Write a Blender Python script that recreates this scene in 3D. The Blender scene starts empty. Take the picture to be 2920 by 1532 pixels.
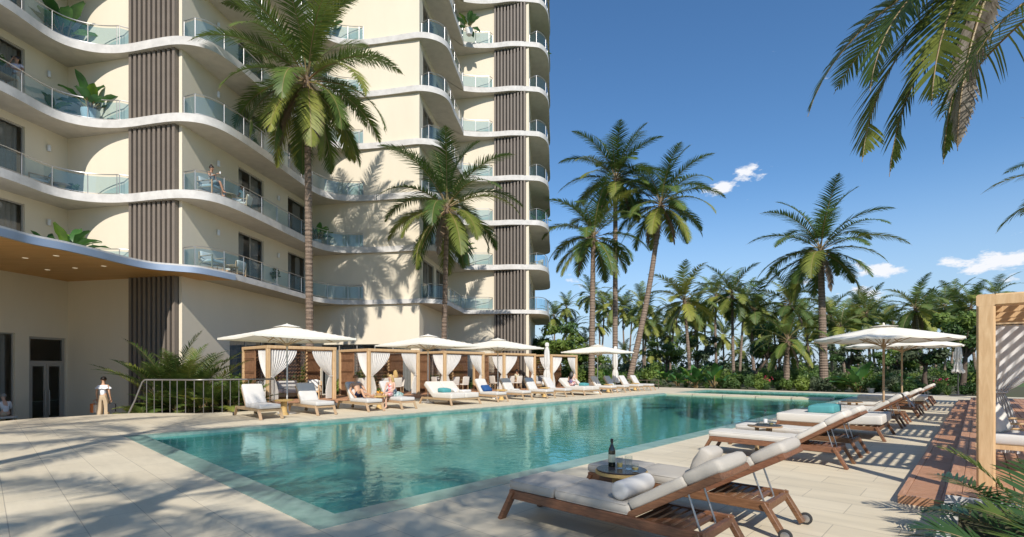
import bpy, bmesh, math, random
from mathutils import Vector, Matrix, Quaternion
R = math.radians
sc = bpy.context.scene
COL = sc.collection

# ------------------------------------------------------------------ camera
EYE, FOC, HZ, CX = 1.6, 1418.0, 1050.0, 1460.0          # eye height (m); focal length, horizon row and centre column of the 2920 px photograph
cam_d = bpy.data.cameras.new('camera'); cam = bpy.data.objects.new('camera', cam_d); COL.objects.link(cam)
cam.location = (0, 0, EYE); cam.rotation_euler = (R(90), 0, 0)
cam_d.sensor_width = 36.0; cam_d.lens = FOC / 2920 * 36.0; cam_d.shift_y = (HZ - 766) / 2920
cam_d.clip_start = 0.05; cam_d.clip_end = 3000
sc.camera = cam

# ------------------------------------------------------------------ light
SUN_EL = 40.0
SUN_DIR = Vector((-0.065, 0.998, 0)).normalized() * math.cos(R(SUN_EL)) + Vector((0, 0, -math.sin(R(SUN_EL))))
w = bpy.data.worlds.new("World"); sc.world = w; w.use_nodes = True
nt = w.node_tree; nt.nodes.clear()
def N(t, kind, **kw):
    n = t.nodes.new(kind)
    for k, v in kw.items():
        if k in n.inputs: n.inputs[k].default_value = v
        else: setattr(n, k, v)
    return n
def Lk(t, a, b): t.links.new(a, b)
sky = N(nt, 'ShaderNodeTexSky'); sky.sky_type = 'NISHITA'; sky.sun_disc = False
sky.sun_elevation = R(SUN_EL); sky.sun_rotation = math.atan2(-SUN_DIR.x, -SUN_DIR.y)
sky.air_density = 1.0; sky.dust_density = 0.15; sky.ozone_density = 3.0
bg = N(nt, 'ShaderNodeBackground'); bg.inputs['Strength'].default_value = 0.138
outw = N(nt, 'ShaderNodeOutputWorld')
# clouds: small fair-weather puffs, placed by compass direction on the sky
geo = N(nt, 'ShaderNodeTexCoord')
nz = N(nt, 'ShaderNodeTexNoise'); nz.inputs['Scale'].default_value = 24; nz.inputs['Detail'].default_value = 10; nz.inputs['Roughness'].default_value = 0.62
mp = N(nt, 'ShaderNodeMapping'); mp.inputs['Scale'].default_value = (1, 1, 2.3)
Lk(nt, geo.outputs['Generated'], mp.inputs['Vector']); Lk(nt, mp.outputs['Vector'], nz.inputs['Vector'])
total = None
for (dx, dz, rad, amp) in [(.478, .395, .055, 1.15), (.425, .362, .05, 1.1), (.475, .338, .03, .9), (.735, .198, .05, 1.3), (.71, .152, .07, 1.0), (.995, .215, .07, 1.12),
                           (.905, .205, .05, 1.05), (.14, .175, .05, 1.1), (.06, .23, .03, .4), (.30, .36, .03, .15), (.80, .24, .02, .3), (.33, .2, .05, .45), (.58, .17, .06, .5), (1.15, .25, .12, .8), (-1.4, .5, .2, .9), (1.6, .3, .2, .9), (.2,.12,.06,.5), (.87, .14, .08, .7)]:
    d = Vector((dx, 1, dz)).normalized()
    sub = N(nt, 'ShaderNodeVectorMath', operation='SUBTRACT'); Lk(nt, geo.outputs['Generated'], sub.inputs[0]); sub.inputs[1].default_value = d
    scl = N(nt, 'ShaderNodeVectorMath', operation='MULTIPLY'); Lk(nt, sub.outputs[0], scl.inputs[0]); scl.inputs[1].default_value = (1, 1, 2.1)
    ln = N(nt, 'ShaderNodeVectorMath', operation='LENGTH'); Lk(nt, scl.outputs[0], ln.inputs[0])
    mr = N(nt, 'ShaderNodeMapRange'); mr.inputs['From Min'].default_value = 0; mr.inputs['From Max'].default_value = rad * 1.25
    mr.inputs['To Min'].default_value = amp; mr.inputs['To Max'].default_value = 0; Lk(nt, ln.outputs['Value'], mr.inputs['Value'])
    if total is None: total = mr.outputs[0]
    else:
        mx = N(nt, 'ShaderNodeMath', operation='MAXIMUM'); Lk(nt, total, mx.inputs[0]); Lk(nt, mr.outputs[0], mx.inputs[1]); total = mx.outputs[0]
ad = N(nt, 'ShaderNodeMath', operation='MULTIPLY_ADD'); Lk(nt, total, ad.inputs[0]); ad.inputs[1].default_value = 0.34; Lk(nt, nz.outputs['Fac'], ad.inputs[2])
cr = N(nt, 'ShaderNodeMapRange'); cr.inputs['From Min'].default_value = 0.72; cr.inputs['From Max'].default_value = 0.84; Lk(nt, ad.outputs[0], cr.inputs['Value'])
cmix = N(nt, 'ShaderNodeMixRGB'); cmix.inputs['Color2'].default_value = (6.2, 6.35, 6.7, 1)
hs = N(nt, 'ShaderNodeHueSaturation'); hs.inputs['Saturation'].default_value = 1.18; hs.inputs['Value'].default_value = 1.0
Lk(nt, sky.outputs[0], hs.inputs['Color'])
spz = N(nt, 'ShaderNodeSeparateXYZ'); Lk(nt, geo.outputs['Generated'], spz.inputs[0])
hz = N(nt, 'ShaderNodeMapRange'); hz.interpolation_type = 'SMOOTHSTEP'; hz.inputs['From Min'].default_value = -.02; hz.inputs['From Max'].default_value = .34; hz.inputs['To Min'].default_value = .88; hz.inputs['To Max'].default_value = 0; Lk(nt, spz.outputs['Z'], hz.inputs['Value'])
hmix = N(nt, 'ShaderNodeMixRGB'); hmix.inputs['Color2'].default_value = (3.0, 4.0, 5.3, 1); Lk(nt, hz.outputs[0], hmix.inputs['Fac']); Lk(nt, hs.outputs[0], hmix.inputs['Color1'])
Lk(nt, cr.outputs[0], cmix.inputs['Fac']); Lk(nt, hmix.outputs[0], cmix.inputs['Color1']); Lk(nt, cmix.outputs[0], bg.inputs['Color']); Lk(nt, bg.outputs[0], outw.inputs['Surface'])

sun_d = bpy.data.lights.new('sun', 'SUN'); sun = bpy.data.objects.new('sun', sun_d); COL.objects.link(sun)
sun_d.energy = 4.75; sun_d.angle = R(0.53); sun_d.color = (1.0, 0.95, 0.875)
sun.rotation_euler = SUN_DIR.to_track_quat('-Z', 'Y').to_euler(); sun.location = (10, -40, 60)
sc.view_settings.view_transform = 'Standard'; sc.view_settings.look = 'None'; sc.view_settings.exposure = 0.12; sc.view_settings.gamma = 1.0
sc.cycles.max_bounces = 10; sc.cycles.diffuse_bounces = 6; sc.cycles.transparent_max_bounces = 24; sc.cycles.glossy_bounces = 3
sc.cycles.caustics_reflective = False; sc.cycles.caustics_refractive = False

# ------------------------------------------------------------------ frames of reference
RZ = math.atan2(.729, .684)                                  # the pool's long axis u; v points left of it
U = Vector((math.cos(RZ), math.sin(RZ), 0)); V = Vector((-math.sin(RZ), math.cos(RZ), 0)); O = Vector((-1.91, 4.92, 0))
def W(u, v, z=0): return O + U * u + V * v + Vector((0, 0, z))
def UV(p): d = Vector((p[0], p[1], 0)) - O; return (d.dot(U), d.dot(V))
def at(px, depth, z=0): return Vector(((px - CX) / FOC * depth, depth, z))   # a measured point: column of the photo and distance
def ground(px, py, h=0): d = FOC * (EYE - h) / (py - HZ); return at(px, d, h)

# ------------------------------------------------------------------ helpers
class MB:
    def __init__(s): s.v = []; s.f = []; s.m = []; s.sm = []
    def add(s, vs, fs, mi=0, sm=False, M=None):
        o = len(s.v)
        s.v += [tuple(M @ Vector(p)) for p in vs] if M is not None else [tuple(p) for p in vs]
        for f in fs: s.f.append([i + o for i in f]); s.m.append(mi); s.sm.append(sm)
        return s
    def box(s, x0, x1, y0, y1, z0, z1, M=None, mi=0):
        return s.add([(x0, y0, z0), (x1, y0, z0), (x1, y1, z0), (x0, y1, z0), (x0, y0, z1), (x1, y0, z1), (x1, y1, z1), (x0, y1, z1)],
                     [(3, 2, 1, 0), (4, 5, 6, 7), (0, 1, 5, 4), (1, 2, 6, 5), (2, 3, 7, 6), (3, 0, 4, 7)], mi, False, M)
    def bar(s, p, q, w, h, up=(0, 0, 1), mi=0):
        p = Vector(p); q = Vector(q); d = (q - p); L = d.length
        if L < 1e-6: return s
        d.normalize(); x = d.cross(Vector(up))
        if x.length < 1e-4: x = d.cross(Vector((0, 1, 0)))
        x.normalize(); y = x.cross(d)
        M = Matrix((x, d, y)).transposed().to_4x4(); M.translation = p
        b = min(w, h) * .12; a, c = w / 2, h / 2
        sec = [(-a + b, -c), (a - b, -c), (a, -c + b), (a, c - b), (a - b, c), (-a + b, c), (-a, c - b), (-a, -c + b)]
        vs = [(i, 0, k) for i, k in sec] + [(i, L, k) for i, k in sec]
        fs = [(j, (j + 1) % 8, 8 + (j + 1) % 8, 8 + j) for j in range(8)] + [tuple(range(7, -1, -1)), tuple(range(8, 16))]
        return s.add(vs, fs, mi, False, M)
    def tube(s, pts, r, n=8, mi=0, sm=True, cap=True):
        pts = [Vector(p) for p in pts]; k = len(pts)
        rs = [r] * k if isinstance(r, (int, float)) else list(r)
        ref = None; vs = []
        for i, p in enumerate(pts):
            t = (pts[min(i + 1, k - 1)] - pts[max(i - 1, 0)])
            if t.length < 1e-9: t = Vector((0, 0, 1))
            t.normalize()
            if ref is None: ref = t.orthogonal().normalized()
            ref = (ref - t * ref.dot(t));
            if ref.length < 1e-6: ref = t.orthogonal()
            ref.normalize(); b = t.cross(ref)
            for j in range(n):
                a = 2 * math.pi * j / n; vs.append(p + (ref * math.cos(a) + b * math.sin(a)) * rs[i])
        fs = [(i * n + j, i * n + (j + 1) % n, (i + 1) * n + (j + 1) % n, (i + 1) * n + j) for i in range(k - 1) for j in range(n)]
        if cap: fs += [tuple(range(n - 1, -1, -1)), tuple(range((k - 1) * n, k * n))]
        return s.add(vs, fs, mi, sm)
    def lathe(s, prof, n=16, c=(0, 0, 0), mi=0, sm=True, M=None):
        vs = []; k = len(prof)
        for (r, z) in prof:
            for j in range(n):
                a = 2 * math.pi * j / n; vs.append((c[0] + r * math.cos(a), c[1] + r * math.sin(a), c[2] + z))
        fs = [(i * n + j, i * n + (j + 1) % n, (i + 1) * n + (j + 1) % n, (i + 1) * n + j) for i in range(k - 1) for j in range(n)]
        fs += [tuple(range(n - 1, -1, -1)), tuple(range((k - 1) * n, k * n))]
        return s.add(vs, fs, mi, sm, M)
    def rbox(s, c, size, r=.03, n=6, puff=0.0, M=None, mi=0, wr=0.0, seed=0):
        """a soft-edged cushion block"""
        hx, hy, hz = [q / 2 for q in size]; r = min(r, hx, hy, hz); rnd = random.Random(seed)
        idx = {}; vs = []; fs = []
        nn = (max(2, min(14, int(size[0] / .12) + 3)), max(2, min(18, int(size[1] / .12) + 3)), 4)
        def grid(k, h): # denser towards the edges so the rounding shows
            return [-h + 2 * h * (0.5 - 0.5 * math.cos(math.pi * i / k)) for i in range(k + 1)]
        gx, gy, gz = grid(nn[0], hx), grid(nn[1], hy), grid(nn[2], hz)
        def vert(i, j, k):
            key = (i, j, k)
            if key in idx: return idx[key]
            p = Vector((gx[i], gy[j], gz[k])); q = Vector((max(-hx + r, min(hx - r, p.x)), max(-hy + r, min(hy - r, p.y)), max(-hz + r, min(hz - r, p.z))))
            d = p - q
            if d.length > 1e-9: p = q + d.normalized() * r
            u, v = p.x / hx, p.y / hy
            p.z *= 1 + puff * max(0, 1 - u ** 4) * max(0, 1 - v ** 4)
            if wr: p.z += wr * (math.sin(p.x * 23 + seed) * math.sin(p.y * 17 + seed * 2) + math.sin(p.y * 31 + p.x * 11 + seed)) * (1 if p.z > 0 else 0)
            idx[key] = len(vs); vs.append((p.x + c[0], p.y + c[1], p.z + c[2])); return idx[key]
        A, B, C = nn
        for i in range(A):
            for j in range(B):
                fs.append((vert(i, j, 0), vert(i, j + 1, 0), vert(i + 1, j + 1, 0), vert(i + 1, j, 0)))
                fs.append((vert(i, j, C), vert(i + 1, j, C), vert(i + 1, j + 1, C), vert(i, j + 1, C)))
        for i in range(A):
            for k in range(C):
                fs.append((vert(i, 0, k), vert(i + 1, 0, k), vert(i + 1, 0, k + 1), vert(i, 0, k + 1)))
                fs.append((vert(i, B, k), vert(i, B, k + 1), vert(i + 1, B, k + 1), vert(i + 1, B, k)))
        for j in range(B):
            for k in range(C):
                fs.append((vert(0, j, k), vert(0, j, k + 1), vert(0, j + 1, k + 1), vert(0, j + 1, k)))
                fs.append((vert(A, j, k), vert(A, j + 1, k), vert(A, j + 1, k + 1), vert(A, j, k + 1)))
        return s.add(vs, fs, mi, True, M)
    def ball(s, c, r, n=10, m=7, mi=0, M=None):
        rx, ry, rz = (r, r, r) if isinstance(r, (int, float)) else r
        vs = [(c[0], c[1], c[2] - rz)]
        for i in range(1, m):
            a = -math.pi / 2 + math.pi * i / m
            for j in range(n):
                b = 2 * math.pi * j / n; vs.append((c[0] + rx * math.cos(a) * math.cos(b), c[1] + ry * math.cos(a) * math.sin(b), c[2] + rz * math.sin(a)))
        vs.append((c[0], c[1], c[2] + rz)); top = len(vs) - 1
        fs = [(0, 1 + (j + 1) % n, 1 + j) for j in range(n)]
        for i in range(m - 2):
            fs += [(1 + i * n + j, 1 + i * n + (j + 1) % n, 1 + (i + 1) * n + (j + 1) % n, 1 + (i + 1) * n + j) for j in range(n)]
        fs += [(1 + (m - 2) * n + j, 1 + (m - 2) * n + (j + 1) % n, top) for j in range(n)]
        return s.add(vs, fs, mi, True, M)
    def prism(s, poly, z0, z1, mi=0):
        n = len(poly); vs = [(p[0], p[1], z0) for p in poly] + [(p[0], p[1], z1) for p in poly]
        a = sum(poly[i][0] * poly[(i + 1) % n][1] - poly[(i + 1) % n][0] * poly[i][1] for i in range(n))
        fs = [(i, (i + 1) % n, n + (i + 1) % n, n + i) for i in range(n)] + [tuple(range(n - 1, -1, -1)), tuple(range(n, 2 * n))]
        if a < 0: fs = [tuple(reversed(f)) for f in fs]
        return s.add(vs, fs, mi)
    def mesh(s, name):
        me = bpy.data.meshes.new(name); me.from_pydata(s.v, [], s.f)
        me.polygons.foreach_set('material_index', s.m); me.polygons.foreach_set('use_smooth', s.sm); me.update()
        if any(s.sm): me.set_sharp_from_angle(angle=R(48))
        return me
    def build(s, name, mats, parent=None, kind=None):
        me = s.mesh(name)
        for m in (mats if isinstance(mats, (list, tuple)) else [mats]): me.materials.append(m)
        o = bpy.data.objects.new(name, me); COL.objects.link(o)
        if parent is not None: o.parent = parent
        if kind: o['kind'] = kind
        return o
def tag(o, label, cat, group=None):
    o['label'] = label; o['category'] = cat
    if group: o['group'] = group
    return o
def thing(name, label, cat, loc=(0, 0, 0), rz=0.0, group=None):
    o = bpy.data.objects.new(name, None); o.empty_display_size = .2; COL.objects.link(o); o.location = loc; o.rotation_euler = (0, 0, rz)
    return tag(o, label, cat, group)
def copy_tree(o, parent=None):
    c = o.copy(); COL.objects.link(c)
    if parent is not None: c.parent = parent
    for ch in [q for q in o.children]: copy_tree(ch, c)
    return c
def place(proto, used, loc, rz, label, group=None, scale=None):
    o = proto if proto.name not in used else copy_tree(proto)
    used.add(proto.name)
    o.location = loc; o.rotation_euler = (0, 0, rz); o['label'] = label
    if group: o['group'] = group
    if scale: o.scale = (scale,) * 3 if isinstance(scale, (int, float)) else scale
    return o
USED = set()
def catmull(pts, n=8):
    out = []; P = [Vector(p) for p in pts]
    for i in range(len(P) - 1):
        p0 = P[max(i - 1, 0)]; p1 = P[i]; p2 = P[i + 1]; p3 = P[min(i + 2, len(P) - 1)]
        for k in range(n):
            t = k / n; out.append(.5 * ((2 * p1) + (p2 - p0) * t + (2 * p0 - 5 * p1 + 4 * p2 - p3) * t * t + (3 * p1 - p0 - 3 * p2 + p3) * t ** 3))
    out.append(P[-1]); return out

# ------------------------------------------------------------------ materials
def mat(name, col, rough=.6, metal=0.0, var=0.0, vscale=3.0, col2=None, bump=0.0, bscale=60.0, spec=.4, transl=0.0, objvar=0.0, coat=0.0, stretch=None, grain=False, detail=5):
    m = bpy.data.materials.new(name); m.use_nodes = True; t = m.node_tree; t.nodes.clear()
    o = N(t, 'ShaderNodeOutputMaterial'); b = N(t, 'ShaderNodeBsdfPrincipled')
    b.inputs['Roughness'].default_value = rough; b.inputs['Metallic'].default_value = metal; b.inputs['Specular IOR Level'].default_value = spec
    if coat: b.inputs['Coat Weight'].default_value = coat
    tc = N(t, 'ShaderNodeTexCoord'); vec = tc.outputs['Object']
    if stretch:
        mpn = N(t, 'ShaderNodeMapping'); mpn.inputs['Scale'].default_value = stretch; Lk(t, vec, mpn.inputs['Vector']); vec = mpn.outputs[0]
    c2 = col2 if col2 else tuple(max(0, c * (1 - var)) for c in col)
    cs = None
    if var or col2:
        n = N(t, 'ShaderNodeTexNoise'); n.inputs['Scale'].default_value = vscale; n.inputs['Detail'].default_value = detail; n.inputs['Roughness'].default_value = .6
        if grain: n.inputs['Distortion'].default_value = 1.2
        Lk(t, vec, n.inputs['Vector'])
        mr = N(t, 'ShaderNodeMapRange'); mr.inputs['From Min'].default_value = .32; mr.inputs['From Max'].default_value = .68; Lk(t, n.outputs['Fac'], mr.inputs['Value'])
        mx = N(t, 'ShaderNodeMixRGB'); mx.inputs['Color1'].default_value = (*col, 1); mx.inputs['Color2'].default_value = (*c2, 1); Lk(t, mr.outputs[0], mx.inputs['Fac']); cs = mx.outputs[0]
    if objvar:
        oi = N(t, 'ShaderNodeObjectInfo'); h = N(t, 'ShaderNodeHueSaturation')
        if cs: Lk(t, cs, h.inputs['Color'])
        else: h.inputs['Color'].default_value = (*col, 1)
        m1 = N(t, 'ShaderNodeMapRange'); m1.inputs['To Min'].default_value = 1 - objvar; m1.inputs['To Max'].default_value = 1 + objvar; Lk(t, oi.outputs['Random'], m1.inputs['Value']); Lk(t, m1.outputs[0], h.inputs['Value'])
        m2 = N(t, 'ShaderNodeMapRange'); m2.inputs['To Min'].default_value = .5 + objvar * .06; m2.inputs['To Max'].default_value = .5 - objvar * .06; Lk(t, oi.outputs['Random'], m2.inputs['Value']); Lk(t, m2.outputs[0], h.inputs['Hue'])
        cs = h.outputs[0]
    if cs: Lk(t, cs, b.inputs['Base Color'])
    else: b.inputs['Base Color'].default_value = (*col, 1)
    if bump:
        n2 = N(t, 'ShaderNodeTexNoise'); n2.inputs['Scale'].default_value = bscale; n2.inputs['Detail'].default_value = 4; Lk(t, vec, n2.inputs['Vector'])
        bn = N(t, 'ShaderNodeBump'); bn.inputs['Strength'].default_value = bump; bn.inputs['Distance'].default_value = .02; Lk(t, n2.outputs['Fac'], bn.inputs['Height']); Lk(t, bn.outputs[0], b.inputs['Normal'])
    if transl:
        tr = N(t, 'ShaderNodeBsdfTranslucent'); mixs = N(t, 'ShaderNodeMixShader'); mixs.inputs['Fac'].default_value = transl
        if cs: Lk(t, cs, tr.inputs['Color'])
        else: tr.inputs['Color'].default_value = (*col, 1)
        Lk(t, b.outputs[0], mixs.inputs[1]); Lk(t, tr.outputs[0], mixs.inputs[2]); Lk(t, mixs.outputs[0], o.inputs['Surface'])
    else: Lk(t, b.outputs[0], o.inputs['Surface'])
    return m
def glass(name, tint, refl=.06, rough=.0, opacity=0.0, body=(0.1, .15, .17)):
    m = bpy.data.materials.new(name); m.use_nodes = True; t = m.node_tree; t.nodes.clear()
    o = N(t, 'ShaderNodeOutputMaterial'); tr = N(t, 'ShaderNodeBsdfTransparent'); tr.inputs['Color'].default_value = (*tint, 1)
    g = N(t, 'ShaderNodeBsdfGlossy'); g.inputs['Roughness'].default_value = rough
    fr = N(t, 'ShaderNodeLayerWeight'); fr.inputs['Blend'].default_value = .5
    pw_ = N(t, 'ShaderNodeMath', operation='POWER'); pw_.inputs[1].default_value = 4.5; Lk(t, fr.outputs['Facing'], pw_.inputs[0])
    mm = N(t, 'ShaderNodeMath', operation='MULTIPLY_ADD'); mm.inputs[1].default_value = .9; mm.inputs[2].default_value = refl; mm.use_clamp = True; Lk(t, pw_.outputs[0], mm.inputs[0])
    base = tr.outputs[0]
    if opacity:
        df = N(t, 'ShaderNodeBsdfDiffuse'); df.inputs['Color'].default_value = (*body, 1)
        m0 = N(t, 'ShaderNodeMixShader'); m0.inputs['Fac'].default_value = opacity; Lk(t, tr.outputs[0], m0.inputs[1]); Lk(t, df.outputs[0], m0.inputs[2]); base = m0.outputs[0]
    mx = N(t, 'ShaderNodeMixShader'); Lk(t, mm.outputs[0], mx.inputs['Fac']); Lk(t, base, mx.inputs[1]); Lk(t, g.outputs[0], mx.inputs[2]); Lk(t, mx.outputs[0], o.inputs['Surface'])
    return m
M = {}
M['plaster'] = mat('cream_plaster', (.745, .66, .515), .85, var=.06, stretch=(1, 1, .3), detail=8, vscale=.55, bump=.05, bscale=45, spec=.15)
M['soffit_c'] = mat('soffit_concrete_shaded', (.56, .51, .435), .9, var=.14, vscale=2.5, bump=.15, bscale=30, spec=.1)  # slab underside: greyer concrete, with its shade put into the colour too
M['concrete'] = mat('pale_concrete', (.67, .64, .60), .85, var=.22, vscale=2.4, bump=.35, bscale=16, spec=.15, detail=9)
M['louver'] = mat('bronze_fins', (.20, .165, .135), .55, var=.1, vscale=2)
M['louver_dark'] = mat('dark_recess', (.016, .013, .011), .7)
M['fascia'] = mat('brushed_metal', (.36, .43, .54), .36, metal=.3, var=.08, vscale=40, stretch=(1, 1, 12), spec=.6)  # bluish base: the sky's reflection is put into the metal's colour
M['soffit'] = mat('timber_soffit', (.66, .37, .145), .5, col2=(.55, .29, .10), vscale=1.2, stretch=(.6, 6, 1))
M['steel'] = mat('steel', (.52, .50, .48), .35, metal=.9, var=.1)
M['rail_bronze'] = mat('bronze_rail', (.27, .25, .235), .38, metal=.7)
M['dark_metal'] = mat('dark_metal', (.09, .085, .08), .45, metal=.5)
M['frame_metal'] = mat('window_frame', (.42, .39, .35), .45, metal=.3)
M['win'] = glass('window_glass', (.58, .60, .60), .07)
M['rail_glass'] = glass('balustrade_glass', (.62, .78, .85), .06, opacity=.075, body=(.22, .42, .55))
M['clear'] = glass('drinking_glass', (.93, .95, .95), .05)
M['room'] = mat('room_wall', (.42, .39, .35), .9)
M['drape'] = mat('window_curtain', (.60, .58, .55), .9, var=.15, vscale=8)
M['lamp_white'] = mat('lamp_shell', (.72, .72, .72), .4)
M['teak_dark'] = mat('teak_dark', (.25, .12, .058), .42, col2=(.13, .056, .026), vscale=9, stretch=(6, .7, 6), bump=.12, bscale=40, grain=True, objvar=.12, spec=.5)
M['teak'] = mat('teak_pale', (.47, .335, .20), .5, col2=(.36, .235, .125), vscale=7, stretch=(6, .7, 6), bump=.08, bscale=40, grain=True, objvar=.1)
M['cedar'] = mat('cedar_post', (.66, .455, .25), .5, col2=(.52, .325, .16), vscale=4, stretch=(5, 5, .6), grain=True, bump=.05, bscale=30)
M['lattice'] = mat('lattice_wood', (.29, .15, .075), .55, col2=(.18, .085, .04), vscale=6)
M['decking'] = mat('decking', (.52, .28, .155), .5, col2=(.34, .165, .085), vscale=3.5, stretch=(9, 1.2, 3), grain=True, bump=.1, bscale=40)
M['decking_u'] = mat('decking_long', (.55, .30, .17), .5, col2=(.38, .185, .095), vscale=3.5, stretch=(1.0, 9, 3), grain=True, bump=.1, bscale=40)
M['cush'] = mat('cushion_offwhite', (.64, .60, .535), .95, var=.06, vscale=5, bump=.18, bscale=160, spec=.1, objvar=.03)
M['cush_grey'] = mat('cushion_stone', (.50, .455, .39), .95, var=.10, vscale=60, stretch=(1, 5, 1), bump=.2, bscale=170, spec=.1, objvar=.04)
M['cush_cool'] = mat('cushion_pearl', (.61, .585, .545), .95, var=.05, vscale=5, bump=.1, bscale=160, spec=.1, objvar=.03)
M['teal'] = mat('teal_fabric', (.10, .33, .34), .9, var=.15, vscale=6, spec=.1)
M['navy'] = mat('navy_fabric', (.03, .09, .24), .9, var=.15, vscale=6, spec=.1)
M['canvas'] = mat('canvas', (.90, .85, .74), .9, var=.04, vscale=4, bump=.06, bscale=25, spec=.1, transl=.14)
M['curtain'] = mat('curtain_linen', (.82, .79, .74), .95, var=.05, vscale=4, bump=.1, bscale=70, spec=.05, transl=.25)
M['curtain_grey'] = mat('curtain_flax', (.78, .77, .75), .95, var=.06, vscale=4, bump=.12, bscale=70, spec=.05, transl=.2)
M['white'] = mat('white_paint', (.78, .77, .74), .5)
M['drum'] = mat('ochre_drum', (.62, .41, .15), .6, var=.12, vscale=6)
M['table_dark'] = mat('dark_top', (.055, .045, .05), .22, var=.2, vscale=8)
M['rattan'] = mat('rattan', (.55, .40, .24), .6, var=.2, vscale=30)
M['chair_white'] = mat('chair_weave', (.72, .67, .59), .8, var=.08, vscale=20)
M['rubber'] = mat('rubber', (.035, .035, .035), .6)
M['bottle'] = mat('bottle_glass', (.012, .018, .008), .06, spec=.7, coat=.4)
M['bottle_label'] = mat('bottle_label', (.62, .63, .45), .5)
M['wine'] = mat('drink', (.55, .42, .16), .2)
M['leaf'] = mat('palm_leaf', (.125, .18, .038), .45, col2=(.065, .115, .027), vscale=1.1, spec=.32, transl=.30, objvar=.2)
M['leaf_far'] = mat('grove_leaf', (.15, .205, .055), .5, col2=(.085, .135, .038), vscale=1.1, spec=.3, transl=.32, objvar=.25)
M['leaf_dk'] = mat('glossy_palm_leaf', (.06, .12, .035), .35, col2=(.035, .08, .025), vscale=1.5, spec=.5, transl=.2)
M['leaf_y'] = mat('palm_leaf_old', (.27, .28, .052), .5, col2=(.15, .185, .038), vscale=1.3, spec=.3, transl=.26, objvar=.2)
M['leaf_d'] = mat('palm_leaf_dead', (.24, .17, .11), .8, col2=(.15, .10, .065), vscale=3, transl=.12)
M['leaf_grey'] = mat('palm_leaf_withered', (.42, .38, .33), .6, col2=(.20, .16, .12), vscale=2.2, stretch=(5, 5, 1), transl=.1)
M['rachis'] = mat('palm_rib', (.28, .22, .09), .5, col2=(.22, .13, .06), vscale=2)
M['trunk'] = mat('palm_trunk', (.29, .215, .16), .9, col2=(.16, .115, .085), vscale=5, stretch=(2, 2, 5), bump=.5, bscale=18)
def ringed(m, scale):                                   # leaf-scar rings round the stem
    t = m.node_tree; b = [n for n in t.nodes if n.type == 'BSDF_PRINCIPLED'][0]; src = b.inputs['Base Color'].links[0].from_socket
    tc = N(t, 'ShaderNodeTexCoord'); wv = N(t, 'ShaderNodeTexWave'); wv.wave_profile = 'SAW'; wv.bands_direction = 'Z'; wv.inputs['Scale'].default_value = scale; wv.inputs['Distortion'].default_value = 1.6; wv.inputs['Detail'].default_value = 3; wv.inputs['Detail Scale'].default_value = 2.5
    Lk(t, tc.outputs['Object'], wv.inputs['Vector']); mr = N(t, 'ShaderNodeMapRange'); mr.inputs['From Min'].default_value = .0; mr.inputs['From Max'].default_value = .35; mr.inputs['To Min'].default_value = .42; mr.inputs['To Max'].default_value = 1.08; Lk(t, wv.outputs['Fac'], mr.inputs['Value'])
    sc_ = N(t, 'ShaderNodeVectorMath', operation='SCALE'); Lk(t, src, sc_.inputs[0]); Lk(t, mr.outputs[0], sc_.inputs['Scale']); Lk(t, sc_.outputs[0], b.inputs['Base Color'])
ringed(M['trunk'], 1.15)
M['bark'] = mat('bark', (.13, .095, .07), .9, col2=(.07, .05, .035), vscale=6, bump=.6, bscale=15)
M['bush'] = mat('shrub_leaf', (.09, .16, .035), .5, col2=(.05, .10, .025), vscale=1.5, transl=.3, objvar=.28, spec=.4)
M['bush_y'] = mat('shrub_leaf_fresh', (.19, .26, .045), .5, col2=(.12, .19, .035), vscale=1.5, transl=.32, objvar=.2, spec=.4)
M['bush_g'] = mat('shrub_leaf_greyed', (.12, .15, .075), .6, col2=(.075, .105, .05), vscale=1.5, transl=.25, objvar=.2)
M['banana'] = mat('broad_leaf', (.085, .20, .045), .35, col2=(.045, .125, .03), vscale=2.5, transl=.25, spec=.5, objvar=.15)
M['banana_y'] = mat('broad_leaf_young', (.20, .33, .04), .35, col2=(.12, .23, .03), vscale=2.5, transl=.3, spec=.5)
M['flower'] = mat('red_petals', (.62, .04, .10), .6)
M['soil'] = mat('soil', (.10, .08, .05), .95, col2=(.07, .085, .03), vscale=.7)
M['pot'] = mat('pot_white', (.70, .69, .66), .6, var=.05)
M['grass'] = mat('lawn', (.10, .15, .04), .9, col2=(.065, .11, .03), vscale=.35)
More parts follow.
